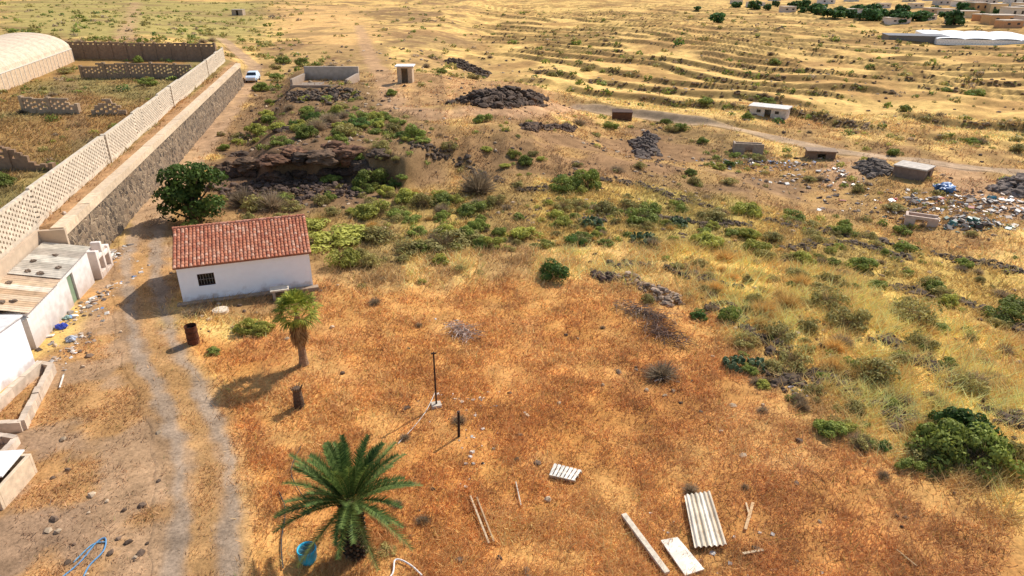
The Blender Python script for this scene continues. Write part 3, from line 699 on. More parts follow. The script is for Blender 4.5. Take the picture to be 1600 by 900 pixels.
L=28.4;sec=[(0,-.2),(0,2.0)]+[(5.5-5.5*math.cos(math.pi*k_/16),2.0+2.3*math.sin(math.pi*k_/16)) for k_ in range(1,17)]+[(11,-.2)]
ns=20;b=MB()
for i in range(ns):
    xa,xb=L*i/ns,L*(i+1)/ns
    for (a0,a1),(b0,b1) in zip(sec[1:-1],sec[2:-1]):
        b.add([(xa,a0,a1),(xb,a0,a1),(xb,b0,b1),(xa,b0,b1)],[(0,1,2,3)],lin((216,192,164),.9+.1*(i%2)))
b.obj('roof',M_sheet,gh,smooth=True)
b=MB();b.bx(-.05,L+.05,-.04,.02,-.3,2.0,lin((206,178,146)));b.bx(-.05,L+.05,10.98,11.04,-.3,2.0,lin((206,178,146)))
for xx in(0,L):
    pts=[(xx,a,z_) for a,z_ in sec];b.add(pts,[tuple(range(len(pts)))],lin((212,190,160)))
b.obj('wall',M_sheet,gh)
b=MB()
for i in range(ns+1):
    xx=L*i/ns;b.bx(xx-.04,xx+.04,-.08,-.045,-.3,2.02,lin((225,215,200)))
b.bx(-.04,L+.04,-.09,-.06,1.9,2.02,lin((225,215,200)))
b.obj('frame',M_paint,gh)
# ------------------------------------------------------------------ outbuildings beside the yard
def corr(b,p00,p10,p11,p01,nw,amp,col,seg=6,ncross=5,cols=None,jit=0):
    p00,p10,p11,p01=map(Vector,(p00,p10,p11,p01));nrm=(p10-p00).cross(p01-p00).normalized()
    n=nw*seg
    V=[]
    for i in range(n+1):
        u=i/n;h=amp*math.sin(2*math.pi*u*nw)
        for j in range(ncross+1):
            w=j/ncross;p=(p00*(1-u)+p10*u)*(1-w)+(p01*(1-u)+p11*u)*w;V.append(p+nrm*h)
    m=ncross+1;k0=len(b.v);b.v+=[tuple(v) for v in V]
    for i in range(n):
        for j in range(ncross):
            c=col if cols is None else cols[(int(i/n*len(cols)))%len(cols)]
            b.f.append((k0+i*m+j,k0+(i+1)*m+j,k0+(i+1)*m+j+1,k0+i*m+j+1));b.c.append(lin(c))
sa=math.atan2(7.1,-1.35)
sh=thing('outbuilding','low grey rendered outbuilding with patchy corrugated roof','outbuilding',(-20.75,25.9,float(hgt(-20.5,28))),sa)
b=MB();gc=lin((232,226,220))
b.bx(0,4.3,0,.2,-.3,1.7,gc);b.bx(5.0,7.1,0,.2,-.3,1.8,gc);b.bx(4.3,5.0,0,.2,1.5,1.75,gc);b.bx(6.9,7.1,.2,1.6,-.3,1.85,gc);b.bx(0,.2,.2,1.6,-.3,1.75,gc);b.bx(0,7.1,1.6,1.75,-.3,2.0,gc)
b.obj('wall',M_oldwall,sh)
b=MB();b.bx(4.32,4.98,.1,.14,-.05,1.5,lin((130,150,122)));b.obj('door',M_paint,sh)
b=MB();corr(b,(-.1,-.2,1.78),(3.4,-.2,1.8),(3.4,1.95,2.25),(-.1,1.95,2.25),18,.022,(210,180,140),cols=[(226,202,170),(208,176,140),(218,192,160),(196,164,130),(230,214,190),(212,184,150),(202,174,144)]);b.obj('roof',M_sheet,sh)
b=MB();corr(b,(3.35,-.2,1.86),(7.3,-.2,1.94),(7.3,1.95,2.36),(3.35,1.95,2.3),20,.022,(186,174,156),cols=[(206,194,176),(190,178,160),(212,202,184),(184,170,152),(202,190,170)]);b.obj('roof',M_sheet,sh)
sh2=thing('outbuilding','white rendered shed with flat pale roof','outbuilding',(-23.2,18.6,float(hgt(-20.5,22))),0)
b=MB();b.bx(0,3.15,0,6.1,-.3,2.15,lin((252,252,254)));b.obj('wall',M_wall,sh2)
b=MB();b.bx(-.1,3.22,-.1,6.2,2.153,2.24,lin((225,220,215)));b.obj('roof',M_sheet,sh2,bevel=.02)
sh3=thing('lean_to','dark lean to shelter with tin roof between sheds','lean-to',(-20.9,24.75,float(hgt(-20.8,25))),0)
b=MB();corr(b,(.3,.1,1.6),(.3,1.1,1.6),(-1.5,1.1,1.9),(-1.5,.1,1.9),5,.03,(150,145,140));b.obj('roof',M_sheet,sh3)
b=MB();b.bx(.1,.22,.15,.27,-.2,1.57,lin((110,90,75)));b.obj('post',M_wood,sh3)
for i in range(9):
    u=random.uniform(.3,6.8);v_=random.uniform(.2,1.6);ca,sn=math.cos(sa),math.sin(sa)
    loc=(-20.75+u*ca-v_*sn,25.9+u*sn+v_*ca,float(hgt(-20.5,28))+1.86+.22*v_+ (.08 if u>3.4 else 0));boulder(loc,(.14,.11,.08),lin((150,130,112)),'loose stone weighing down the corrugated shed roof',i+200,'roof_stone')
rn=thing('ruined_oven','crumbling whitish masonry ruin with dark openings','ruin',(-21.9,33.3,float(hgt(-21.5,34))),1.78)
b=MB();pk=lin((236,222,210))
b.bx(0,.25,0,.5,-.2,1.6,pk);b.bx(.25,.85,0,.5,-.2,.35,pk);b.bx(.25,.85,0,.5,1.05,1.25,pk);b.bx(.85,1.1,0,.5,-.2,1.8,pk);b.bx(1.1,1.7,0,.5,.9,1.15,pk);b.bx(1.1,1.7,0,.5,-.2,.2,pk);b.bx(1.7,2.0,0,.5,-.2,1.3,pk)
b.bx(0,2.0,.5,.65,-.2,1.5,pk);b.bx(.2,.5,0,.4,1.25,1.5,pk);b.bx(1.2,1.5,.05,.45,1.15,1.4,lin((220,204,190)))
b.obj('wall',M_oldwall,rn,bevel=.04)
def lowwall(name,label,pts,h,th_,col):
    q=[P(*a) for a in pts];o0=q[0];b=MB()
    for a,c in zip(q[:-1],q[1:]):
        L=math.hypot(c[0]-a[0],c[1]-a[1]);n=max(1,int(L/.4));an=math.atan2(c[1]-a[1],c[0]-a[0])
        for i in range(n):
            u=(i+.5)/n;x=a[0]+(c[0]-a[0])*u;y=a[1]+(c[1]-a[1])*u
            b.box((x-o0[0],y-o0[1],float(hgt(x,y))-o0[2]+h/2-.1),(L/n+.0,th_,h+.2+random.uniform(-.07,.05)),an+random.uniform(-.06,.06),lin(col,random.uniform(.8,1.1)))
    o=b.obj(name,M_conc);o.location=o0;tag(o,label,'wall');return o
lowwall('low_wall','low weathered block wall around an empty pen',[(-20,660),(20,620),(68,578),(84,582),(60,628),(38,672),(-20,676)],.42,.22,(208,186,162))
lowwall('low_wall','low concrete kerb of a ruined pen',[(-15,745),(28,693),(-10,688)],.3,.2,(210,188,166))
tb=thing('water_trough','boxy beige concrete trough with white sheet on top','trough',(-17.2,15.9,float(hgt(-16,17))),.06)
b=MB();cc_=lin((216,192,162));b.bx(0,1.7,0,.12,-.2,.75,cc_);b.bx(0,1.7,1.7,1.82,-.2,.75,cc_);b.bx(0,.12,.12,1.7,-.2,.75,cc_);b.bx(1.58,1.7,.12,1.7,-.2,.75,cc_);b.bx(.12,1.58,.12,1.7,-.1,.2,lin((120,100,80)));b.obj('basin',M_conc,tb,bevel=.015)
b=MB();b.box((.7,1.25,.80),(1.55,1.3,.05),.05,lin((240,236,230)));b.obj('cover',M_paint,tb)
def debris(name,label,px,py,sx,sy,n,cols,smin=.08,smax=.3,hp=0):
    x,y,z=P(px,py);b=MB()
    for i in range(n):
        dx,dy=random.gauss(0,sx),random.gauss(0,sy);s=smin+(smax-smin)*random.random()**2
        zz=float(hgt(x+dx,y+dy))-z+hp*random.random()*math.exp(-(dx/sx)**2-(dy/sy)**2)
        b.box((dx,dy,zz+s*.1),(s,s*random.uniform(.3,1.2),s*random.uniform(.08,.4)),random.random()*6,lin(random.choice(cols)),random.uniform(.5,1),random.uniform(-.4,.4),random.uniform(-.4,.4))
    o=b.obj(name,M_plast);o.location=(x,y,z);tag(o,label,'debris',kind='stuff');return o
wt=[(235,230,222),(200,190,178),(225,215,200),(150,140,130),(190,170,150)]
br_=[(150,128,108),(120,102,88),(176,150,126),(196,176,154),(90,76,66)]
dl=[(214,204,192),(180,166,150)]+br_+br_
debris('debris','pale rubble and litter along the shed wall',148,470,.35,2.4,160,wt+br_+[(120,150,190)],.05,.34)
debris('debris','pale rubble and litter along the shed wall',112,545,.35,1.2,80,wt+br_,.05,.25)
debris('debris','whitish rubble heaped beside the ruined oven',165,405,.5,.9,120,wt,.08,.4,.4)
debris('debris','broken concrete bits in dry grass',722,622,.55,.25,24,wt,.06,.26)
debris('debris','broken concrete bits in dry grass',735,700,.25,.9,22,wt,.06,.2)
debris('debris','broken concrete bits in dry grass',760,640,1.2,.6,16,wt,.05,.14)
debris('debris','broken boards and stones in dry grass',1150,860,1.6,.9,22,wt+[(180,130,90)],.05,.22)
debris('debris','grey litter and stones beside the slope path',1235,600,.4,.5,50,[(190,180,180),(150,140,140),(220,210,205)],.06,.22)
debris('debris','illegally dumped rubbish on bare ground',1195,258,2.6,1.2,200,dl+[(150,170,200)],.1,.5,.3)
debris('debris','illegally dumped rubbish on bare ground',1295,280,3.2,2.6,170,dl,.1,.5,.2)
debris('debris','illegally dumped rubbish on bare ground',1490,315,4.2,1.4,260,dl+[(80,140,150),(190,90,70),(225,215,200)],.1,.6,.4)
debris('debris','dumped rubbish and green netting on bare ground',1520,350,1.6,.6,200,[(90,130,120),(74,110,96),(84,118,104),(120,110,100)]+br_,.12,.6,.4)
debris('debris','scattered bits of dumped rubbish on bare ground',1440,332,2.6,1.2,130,dl,.1,.4,.2)
debris('debris','broken blocks and scrap beside the rural road',1580,325,2.4,1.8,120,dl,.1,.55,.3)
debris('debris','pale stones and litter in dry grass',700,500,.7,.4,10,wt,.05,.15)
for px,py,c,s in((98,512,(70,90,200),.2),(112,532,(200,205,215),.18),(105,498,(170,200,190),.14)):
    x,y,z=P(px,py);o=boulder((x,y,z+s*.4),(s*1.2,s,s*.7),lin(c),'crumpled plastic bag dropped beside the shed wall',int(px),'plastic_bag');o['category']='bag';o.data.materials[0]=M_plast
# ------------------------------------------------------------------ small far buildings
def hut(name,label,pxl,pyl,w,d,h,rz,wc,rc,ov=.25,mono=.0,door=True,wins=1,cat='hut',roofc=True,mat=None):
    x,y,z=P(pxl,pyl);e=thing(name,label,cat,(x,y+d/2,z),rz)
    b=MB();c=lin(wc);t=.18;z0=-.5
    if door:
        b.bx(-w/2,-.4,-d/2,-d/2+t,z0,h,c);b.bx(.4,w/2,-d/2,-d/2+t,z0,h,c);b.bx(-.4,.4,-d/2,-d/2+t,min(1.9,h-.2),h,c)
    else: b.bx(-w/2,w/2,-d/2,-d/2+t,z0,h,c)
    b.bx(-w/2,w/2,d/2-t,d/2,z0,h*(1 if roofc else .8),c);b.bx(-w/2,-w/2+t,-d/2+t,d/2-t,z0,h*(1 if roofc else .9),c);b.bx(w/2-t,w/2,-d/2+t,d/2-t,z0,h*(1 if roofc else .6),c)
    b.obj('wall',mat or M_conc,e)
    if roofc:
        b=MB();b.add([(-w/2-ov,-d/2-ov,h+.003),(w/2+ov,-d/2-ov,h+.003),(w/2+ov,d/2+ov,h+mono+.003),(-w/2-ov,d/2+ov,h+mono+.003),(-w/2-ov,-d/2-ov,h+.12),(w/2+ov,-d/2-ov,h+.12),(w/2+ov,d/2+ov,h+mono+.12),(-w/2-ov,d/2+ov,h+mono+.12)],[(0,3,2,1),(4,5,6,7),(0,1,5,4),(1,2,6,5),(2,3,7,6),(3,0,4,7)],lin(rc));b.obj('roof',M_sheet,e)
    for i in range(wins):
        xx=-w/2+(i+1)*w/(wins+1) if not door else (-w/2+.4+ (w/2-.8)*.5)*(1 if i%2 else -1)
        b=MB();b.bx(xx-.25,xx+.25,-d/2-.02,-d/2+.05-.003,h*.45,h*.75,(.03,.03,.035));b.obj('window',M_glass,e)
    return e
hut('small_hut','small beige block hut with white overhanging roof',633,130,1.9,1.7,2.0,0,(196,170,140),(250,248,244),.22,0,True,0)
hut('small_hut','dark rusty metal hut on bare ground',973,189,2.5,1.8,1.0,-.1,(96,68,52),(84,60,48),.06,.05,False,0)
hut('long_shed','long low white shed with pale roof and openings',1205,184,4.6,1.8,1.2,-.6,(214,198,180),(226,216,204),.2,.1,True,2,'shed')
hut('ruined_hut','roofless grey block ruin among rubbish',1172,242,3.0,2.,1.15,-.2,(170,150,130),(0,0,0),0,0,True,0,'ruin',False)
hut('ruined_hut','low ruin with flat slab roof beside rubble',1285,249,2.7,1.4,.75,-.2,(130,106,86),(150,124,100),.15,0,True,0,'ruin')
hut('farm_shed','grey block farm shed with white slab roof',1437,282,2.2,2.7,.95,.75,(140,118,102),(200,186,170),.08,0,True,0,'shed')
hut('ruined_hut','roofless white block pen on bare ground',1447,354,2.2,1.6,.7,-.5,(206,180,160),(0,0,0),0,0,True,0,'ruin',False)
hut('small_hut','small pale block hut on the dry hillside',371,24,4,3,1.9,0,(176,156,134),(190,176,160),.1,0,True,0)
hut('low_bunker','flat grey roofed storage building in fields',1440,64,15,8,1.2,-.25,(126,120,114),(124,122,124),.2,0,False,0,'storage building')
x,y,z=P(1474,299);o=boulder((x,y,z+.3),(.9,.7,.42),lin((100,140,190)),'rounded blue tarpaulin covering stored goods',77,'tarpaulin_heap');o['category']='tarpaulin';o.data.materials[0]=M_plast
x,y,z=P(500,136);rs=thing('water_reservoir','open rectangular grey concrete water reservoir','reservoir',(x,y+3,z-.1),-.03)
b=MB();w,d=7.2,6.5;c=lin((176,158,140));b.bx(-w/2,w/2,-d/2,-d/2+.3,-.6,.35,c);b.bx(-w/2,w/2,d/2-.3,d/2,-.6,1.8,lin((190,174,156)));b.bx(-w/2,-w/2+.3,-d/2+.3,d/2-.3,-.6,1.0,c);b.bx(w/2-.3,w/2,-d/2+.3,d/2-.3,-.6,1.0,c);b.obj('wall',M_oldwall,rs)
b=MB();b.bx(-w/2+.3,w/2-.3,-d/2+.3,d/2-.3,-.55,.1,lin((150,134,118)));b.obj('floor',M_conc,rs)
# ------------------------------------------------------------------ town in the distance
M_wall2=mat_vc('render_far',2,.1,.1,.9)
def house_far(px,py,w,d,h,rz,wc):
    w*=.55;h*=.6;d*=.7
    x,y,z=P(px,py-2);e=thing('town_house','distant flat roofed rendered town house','house',(x,y,z),rz,'houses of the distant town')
    b=MB();b.bx(-w/2,w/2,-d/2,d/2,-1,h,lin(wc));b.obj('wall',M_wall2,e)
    b=MB();b.bx(-w/2-.1,w/2+.1,-d/2-.1,d/2+.1,h+.003,h+.35,lin((206,186,164)));b.obj('roof',M_conc,e)
    n=max(2,int(w/4))
    for i in range(n):
        xx=-w/2+(i+.5)*w/n;b=MB();b.bx(xx-.5,xx+.5,-d/2-.04,-d/2+.1,h*.4,h*.75,(.05,.05,.06));b.obj('window',M_glass,e)
for q in [(1455,22,10,8,3,.1,(214,180,140)),(1478,24,9,8,3,0,(226,206,180)),(1505,30,16,8,4,-.1,(220,190,150)),(1525,20,12,9,6,.05,(208,160,110)),(1552,22,14,9,6,0,(226,196,150)),(1560,38,16,9,4,-.1,(214,170,120)),(1580,30,12,9,6,.1,(206,196,186)),(1598,24,10,9,5,0,(190,190,196)),(1540,10,14,9,5,0,(224,210,196)),(1500,12,12,9,4,.2,(236,226,214)),(1470,10,12,8,4,0,(200,190,180)),(1585,10,16,9,6,0,(220,214,210)),
          (1400,38,14,7,2.6,.05,(226,210,196)),(1340,24,16,7,3,0,(220,212,206)),(1180,12,16,8,3,0,(214,206,200)),(1290,8,14,8,4,0,(226,216,206)),(1150,8,10,8,3,0,(200,190,180)),(1230,20,10,7,3,.1,(206,190,176)),
          (1430,14,10,7,3,.1,(216,200,180)),(1448,34,9,6,3,-.1,(226,214,200)),(1515,4,10,7,4,0,(236,226,216)),(1575,44,12,6,3,.1,(200,150,110)),(1602,40,10,7,4,0,(220,200,180)),(1490,38,8,6,3,.3,(212,190,164)),(1380,14,10,6,3,0,(210,200,190)),(1565,4,12,7,4,0,(214,206,200)),(1210,3,12,7,3,0,(214,206,200)),(1330,4,12,7,3,.1,(224,210,196)),(1420,5,10,7,3,.1,(224,200,170)),(1450,3,9,7,4,0,(216,206,196)),(1535,34,9,7,3,.1,(196,140,96)),(1592,16,9,7,4,.2,(226,206,176))]:
    house_far(*q)
x,y,z=P(1562,64);gh2=thing('greenhouse','wide low white plastic greenhouse in the valley','greenhouse',(x,y+10,z),-.3)
b=MB()
for k_ in range(4):
    xx=-13+k_*6.5
    for i in range(8):
        a0,a1=math.pi*i/8,math.pi*(i+1)/8
        b.add([(xx+3.25-3.25*math.cos(a0),-14,.5+.35*math.sin(a0)),(xx+3.25-3.25*math.cos(a1),-14,.5+.35*math.sin(a1)),(xx+3.25-3.25*math.cos(a1),14,.5+.35*math.sin(a1)),(xx+3.25-3.25*math.cos(a0),14,.5+.35*math.sin(a0))],[(0,1,2,3)],lin((250,248,246)))
b.obj('roof',M_sheet,gh2)
b=MB();b.bx(-13,13,-14,14,-1,.5,lin((244,240,234)));b.obj('wall',M_sheet,gh2)
# ------------------------------------------------------------------ trees
def broadleaf(name,loc,h,r,cd,cl,nl,ls,seed,label,group=None,mats=True):
    e=thing(name,label,'tree',loc,0,group);rr=random.Random(seed)
    b=MB();b.cyl((0,0,-.2),(0,0,h*.35),r*.09,r*.06,8,lin((110,90,72)))
    cl_=[]
    for i in range(22):
        a=rr.random()*6.283;q=math.sqrt(rr.random())*.78*r;zz=h*rr.uniform(.14,.84)*(1-.25*(q/r)**2);cr=r*rr.uniform(.2,.36)
        p=(math.cos(a)*q,math.sin(a)*q,zz);cl_.append((*p,cr))
        b.cyl((0,0,h*.3*rr.random()+.1),p,r*.035,r*.012,5,lin((104,84,66)))
    b.obj('trunk',M_bark,e)
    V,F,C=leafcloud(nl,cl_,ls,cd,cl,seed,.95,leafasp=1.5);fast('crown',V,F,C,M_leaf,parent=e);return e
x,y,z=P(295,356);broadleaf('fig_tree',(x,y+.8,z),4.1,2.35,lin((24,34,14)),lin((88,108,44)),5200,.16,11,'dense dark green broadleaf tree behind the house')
tt=[];r_=random.Random(3)
for i in range(44):
    px=r_.uniform(1175,1440);py=r_.uniform(4,16)+(px-1175)*.09
    tt.append((px,py))
for px in(1150,1500,1530,1570,1610,1120,1090,1490,1545,1460,1515,1585,1475,1555,1595,1440): tt.append((px,r_.uniform(5,40)))
first=[]
for i,(px,py) in enumerate(tt):
    x,y,z=P(px,py)
    if i<3:
        e=broadleaf('valley_tree',(x,y,z),4.0,2.7,lin((36,58,32)),lin((96,128,70)),420,.75,i+40,'rounded dark green tree in the far valley','trees in the far valley')
        first.append((e,list(e.children)))
    else:
        src,ch=first[i%3];e=src.copy();COL.objects.link(e);e.location=(x,y,z);s=r_.uniform(.6,1.2);e.scale=(s,s,s*r_.uniform(.8,1.1));e.rotation_euler=(0,0,r_.random()*6)
        for c_ in ch:
            k_=c_.copy();COL.objects.link(k_);k_.parent=e
def tri_add(V,F,C,a,b_,c,col):
    n=len(V);V+=[a,b_,c];F.append((n,n+1,n+2));C.append(col)
x,y,z=P(557,866);pm=thing('date_palm','stocky date palm with arching dark green fronds','palm',(x,y,z))
b=MB();H_=1.9
b.cyl((0,0,-.2),(0,0,.4),.28,.25,16,lin((84,66,50)));b.cyl((0,0,.4),(0,0,H_),.25,.30,16,lin((84,66,50)))
for j in range(22):
    for i in range(11):
        a=2*math.pi*(i+.5*(j%2))/11+random.uniform(-.05,.05);zz=.05+j*H_/22
        r0=.25;b.cyl((math.cos(a)*r0,math.sin(a)*r0,zz),(math.cos(a)*(r0+.09),math.sin(a)*(r0+.09),zz+.11),.06,.035,5,lin(random.choice([(78,62,46),(104,84,62),(58,46,36)])))
b.obj('trunk',M_bark,pm)
V=[];F=[];C=[];rr=random.Random(4);NF=66
for i in range(NF):
    az=i*2.39996+rr.uniform(-.2,.2);q=i/NF;el=math.radians(80-72*q+rr.uniform(-8,8));L=(1.85+.25*math.sin(q*3.1))*rr.uniform(.82,1.1)
    d=Vector((math.cos(az)*math.cos(el),math.sin(az)*math.cos(el),math.sin(el)));drop=.5+.6*rr.random()
    o_=Vector((math.cos(az)*.12,math.sin(az)*.12,H_+.15*(1-q)));side=Vector((-math.sin(az),math.cos(az),0));bend=rr.uniform(-.12,.12)
    def fp(t): return o_+d*L*t+side*bend*t*t*L+Vector((0,0,-drop*L*.36*t*t*(.35+.65*math.cos(el))-.08*t**3))
    n=44;gcol=lin((58,80,34) if q<.88 else (110,104,52));lcol=lin((146,166,86))
    for k_ in range(12):
        a_,c_=fp(k_/12),fp((k_+1)/12);wd=.026*(1-k_/13)
        tri_add(V,F,C,a_-side*wd,a_+side*wd,c_,lin((170,166,92)));tri_add(V,F,C,a_+Vector((0,0,wd)),a_-Vector((0,0,wd)),c_,lin((140,138,76)))
    for k_ in range(n):
        t=.1+.9*k_/n;p=fp(t);tg_=(fp(min(1,t+.02))-fp(t-.02)).normalized();up=side.cross(tg_).normalized()*(-1)
        if up.z<0: up=-up
        ll=.29*(math.sin(math.pi*(t*.85+.1))**.6)*rr.uniform(.8,1.15)
        for sg in(-1,1):
            dd=(side*sg*.9+tg_*.8+up*rr.uniform(.2,.55)).normalized();tip=p+dd*ll+Vector((0,0,-.03*rr.random()))
            w=tg_*.022;m=rr.random();cc_=tuple(gcol[j]*(1-m*.65)+lcol[j]*m*.65 for j in range(3))
            tri_add(V,F,C,p-w,p+w,tip,cc_)
fast('crown',[tuple(v) for v in V],F,C,M_leaf,parent=pm)
x,y,z=P(475,569);pm=thing('fan_palm','young fan palm with yellow green leaves and dry skirt','palm',(x,y,z))
b=MB()
for j in range(17):
    z0=-.15+j*.15;ra=.17-.05*j/16+.05*max(0,1-j/3);b.cyl((0,0,z0),(0,0,z0+.16),ra*1.08,ra*.96,12,lin((160,128,98),random.uniform(.75,1.1)))
b.obj('trunk',M_bark,pm)
def fan(V,F,C,o_,az,el,pl,fr_,col,col2,rr,droop=0,n=22,tw=.04):
    d=Vector((math.cos(az)*math.cos(el),math.sin(az)*math.cos(el),math.sin(el)));side=Vector((-math.sin(az),math.cos(az),0));c=o_+d*pl;w=.02
    tri_add(V,F,C,o_-side*w,o_+side*w,c,col2);up=side.cross(d)
    for k_ in range(n):
        a=math.radians(-100+200*k_/(n-1));dd=d*math.cos(a)+side*math.sin(a)+up*(.15*math.cos(a*3)+rr.uniform(-.08,.08));dd.normalize()
        tip=c+dd*fr_*rr.uniform(.85,1.1)+Vector((0,0,-droop*fr_));pe=dd.cross(up).normalized()*tw
        mid=c+dd*fr_*.6;m=rr.random();cc_=tuple(col[j]*(1-m)+col2[j]*m for j in range(3))
        tri_add(V,F,C,c,mid-pe,mid+pe,cc_);tri_add(V,F,C,mid-pe,mid+pe,tip,cc_)
V=[];F=[];C=[]
for i in range(44):
    q=i/44;fan(V,F,C,Vector((0,0,2.4)),i*2.4,math.radians(88-116*q),rr.uniform(.5,.78),rr.uniform(.42,.56),lin((90,116,36)),lin((208,206,88)),rr,.25,18,.028)
fast('crown',[tuple(v) for v in V],F,C,M_leaf,parent=pm)
V=[];F=[];C=[]
for i in range(30):
    fan(V,F,C,Vector((math.cos(i*2.4)*.06,math.sin(i*2.4)*.06,2.2-.75*i/30)),i*2.4,math.radians(-58-20*rr.random()),rr.uniform(.15,.28),rr.uniform(.28,.4),lin((120,84,50)),lin((196,156,104)),rr,.5,16)
fast('dry_skirt',[tuple(v) for v in V],F,C,M_leaf,parent=pm)
def cactus(x,y,n,s,label):
    b=MB();z=float(hgt(x,y))
    for i in range(n):
        a=random.random()*6.28;q=math.sqrt(random.random())*s;zz=random.uniform(.08,.7)*s*(1-.4*q/s);c=Vector((math.cos(a)*q,math.sin(a)*q,zz));ra=random.uniform(.09,.14)
        nr=Vector((random.gauss(0,1),random.gauss(0,1),random.gauss(0,.6))).normalized()
        b.cyl(c-nr*.014,c+nr*.014,ra,ra*.95,10,lin(random.choice([(106,124,84),(136,152,108),(80,98,66),(164,172,130)])))
    o=b.obj('prickly_pear_cactus',M_leaf);o.location=(x,y,z);tag(o,label,'cactus')
x,y,z=P(1160,572);cactus(x-.3,y,46,.55,'low prickly pear cactus clump in dry grass');cactus(x+.6,y-.2,38,.5,'low prickly pear cactus clump in dry grass')
for px,py in((1005,378),(1060,352),(925,352)):
    x,y,z=P(px,py);cactus(x,y,80,.8,'low prickly pear cactus clump in dry grass')
def brush(px,py,lx,ly,n,c,label,rz=0,h=.35):
    x,y,z=P(px,py);V=[];F=[];C=[];rr=random.Random(px)
    for i in range(n):
        u,v_=max(-2,min(2,rr.gauss(0,1)))*lx,max(-2,min(2,rr.gauss(0,1)))*ly;X_=u*math.cos(rz)-v_*math.sin(rz);Y_=u*math.sin(rz)+v_*math.cos(rz);zz=float(hgt(x+X_,y+Y_))-z+rr.uniform(0,h)
        a=rz+rr.gauss(0,.9);L=rr.uniform(.3,.9);p=Vector((X_,Y_,zz));q=p+Vector((math.cos(a)*L,math.sin(a)*L,rr.uniform(-.15,.2)));w=Vector((-math.sin(a),math.cos(a),0))*rr.uniform(.008,.022)
        f=rr.uniform(.6,1.5);tri_add(V,F,C,p-w,p+w,q,tuple(k*f for k in c));w2=Vector((0,0,.015));tri_add(V,F,C,p-w2,p+w2,q,tuple(k*f for k in c))
    o=fast('brush_pile',[tuple(v) for v in V],F,C,M_wood);o.location=(x,y,z);tag(o,label,'brush pile',kind='stuff')
brush(1005,492,.8,.22,330,lin((160,136,116)),'heap of dry grey brown branches on grass',-.7)
brush(1035,523,.7,.3,300,lin((144,116,98)),'heap of dry grey brown branches on grass',-1.0)
brush(718,520,.45,.25,200,lin((206,184,166)),'small heap of pale dry sticks on grass',-.8)
# ------------------------------------------------------------------ yard objects
x,y,z=P(303,536);b=MB()
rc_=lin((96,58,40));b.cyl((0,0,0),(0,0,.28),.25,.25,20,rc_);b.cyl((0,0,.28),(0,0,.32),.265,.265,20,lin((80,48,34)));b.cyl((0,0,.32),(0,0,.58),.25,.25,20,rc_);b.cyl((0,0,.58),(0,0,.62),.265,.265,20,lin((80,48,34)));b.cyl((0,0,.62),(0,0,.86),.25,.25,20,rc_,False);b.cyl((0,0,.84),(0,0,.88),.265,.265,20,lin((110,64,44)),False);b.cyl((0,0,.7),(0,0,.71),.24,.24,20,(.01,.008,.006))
o=b.obj('oil_drum',M_rust);o.location=(x,y,z);tag(o,'rusty brown oil drum standing on dry grass','drum')
x,y,z=P(468,636);th=thing('tree_stump','dark cut palm stump standing in dry grass','stump',(x,y,z));b=MB()
for j in range(6): b.cyl((0,0,-.1+j*.16),(0,0,.07+j*.16),.22-.01*j,.19-.01*j,12,lin((94,74,58),random.uniform(.7,1.2)))
b.obj('trunk',M_bark,th);b=MB()
for i in range(14):
    a=i*.449;b.cyl((math.cos(a)*.13,math.sin(a)*.13,.75),(math.cos(a)*.24,math.sin(a)*.24,random.uniform(.85,1.02)),.035,.015,5,lin((114,90,68)))
b.obj('leaf_base',M_bark,th)
x,y,z=P(482,876);th=thing('plant_pot','round turquoise plastic pot filled with soil','plant pot',(x,y,z));b=MB();tq=lin((60,185,215))
n=24;prof=[(.20,0),(.25,.16),(.255,.40),(.27,.41),(.27,.46),(.235,.46),(.225,.40)]
vs=[];fs=[]
for r_0,z_0 in prof:
    for i in range(n): vs.append((math.cos(2*math.pi*i/n)*r_0,math.sin(2*math.pi*i/n)*r_0,z_0))
for j in range(len(prof)-1):
    for i in range(n): fs.append((j*n+i,j*n+(i+1)%n,(j+1)*n+(i+1)%n,(j+1)*n+i))
b.add(vs,fs,tq);b.obj('shell',M_plast,th,True);b=MB();b.cyl((0,0,.2),(0,0,.405),.2,.226,24,lin((70,110,120)));b.obj('soil',M_conc,th)
x,y,z=P(682,634);th=thing('metal_post','tall thin rusty post with crossbar on concrete foot','post',(x,y,z));b=MB()
b.cyl((0,0,-.1),(0,0,2.35),.035,.03,8,lin((70,50,42)));b.obj('pole',M_rust,th);b=MB();b.box((0,0,2.3),(.2,.04,.04),.2,lin((60,46,40)));b.obj('crossbar',M_rust,th);b=MB();b.box((0,0,.03),(.42,.38,.14),.3,lin((206,190,170)),.85);b.obj('foot',M_conc,th)
x,y,z=P(717,682);th=thing('metal_post','short dark rusty post standing in dry grass','post',(x,y,z));b=MB();b.cyl((0,0,-.1),(0.02,0,1.05),.05,.045,8,lin((56,44,38)));b.obj('pole',M_rust,th);b=MB();b.cyl((.02,0,1.05),(.02,0,1.07),.06,.06,8,lin((80,60,50)));b.obj('cap',M_rust,th)
def sheetpts(pxs,lift=.05):
    q=[P(*a) for a in pxs];c=[sum(k[i] for k in q)/len(q) for i in range(3)];return c,[(k[0]-c[0],k[1]-c[1],k[2]-c[2]+lift) for k in q]
c,q=sheetpts([(1068,780),(1108,774),(1134,858),(1084,862)],.16)
b=MB();corr(b,q[0],q[1],q[2],q[3],6,.035,(222,208,186),cols=[(232,218,196),(218,202,176),(236,224,204),(208,190,164)]);o=b.obj('corrugated_sheet',M_sheet);o.location=c;so_=o.modifiers.new('s','SOLIDIFY');so_.thickness=.012;tag(o,'pale corrugated roofing sheet lying on dry grass','roofing sheet')
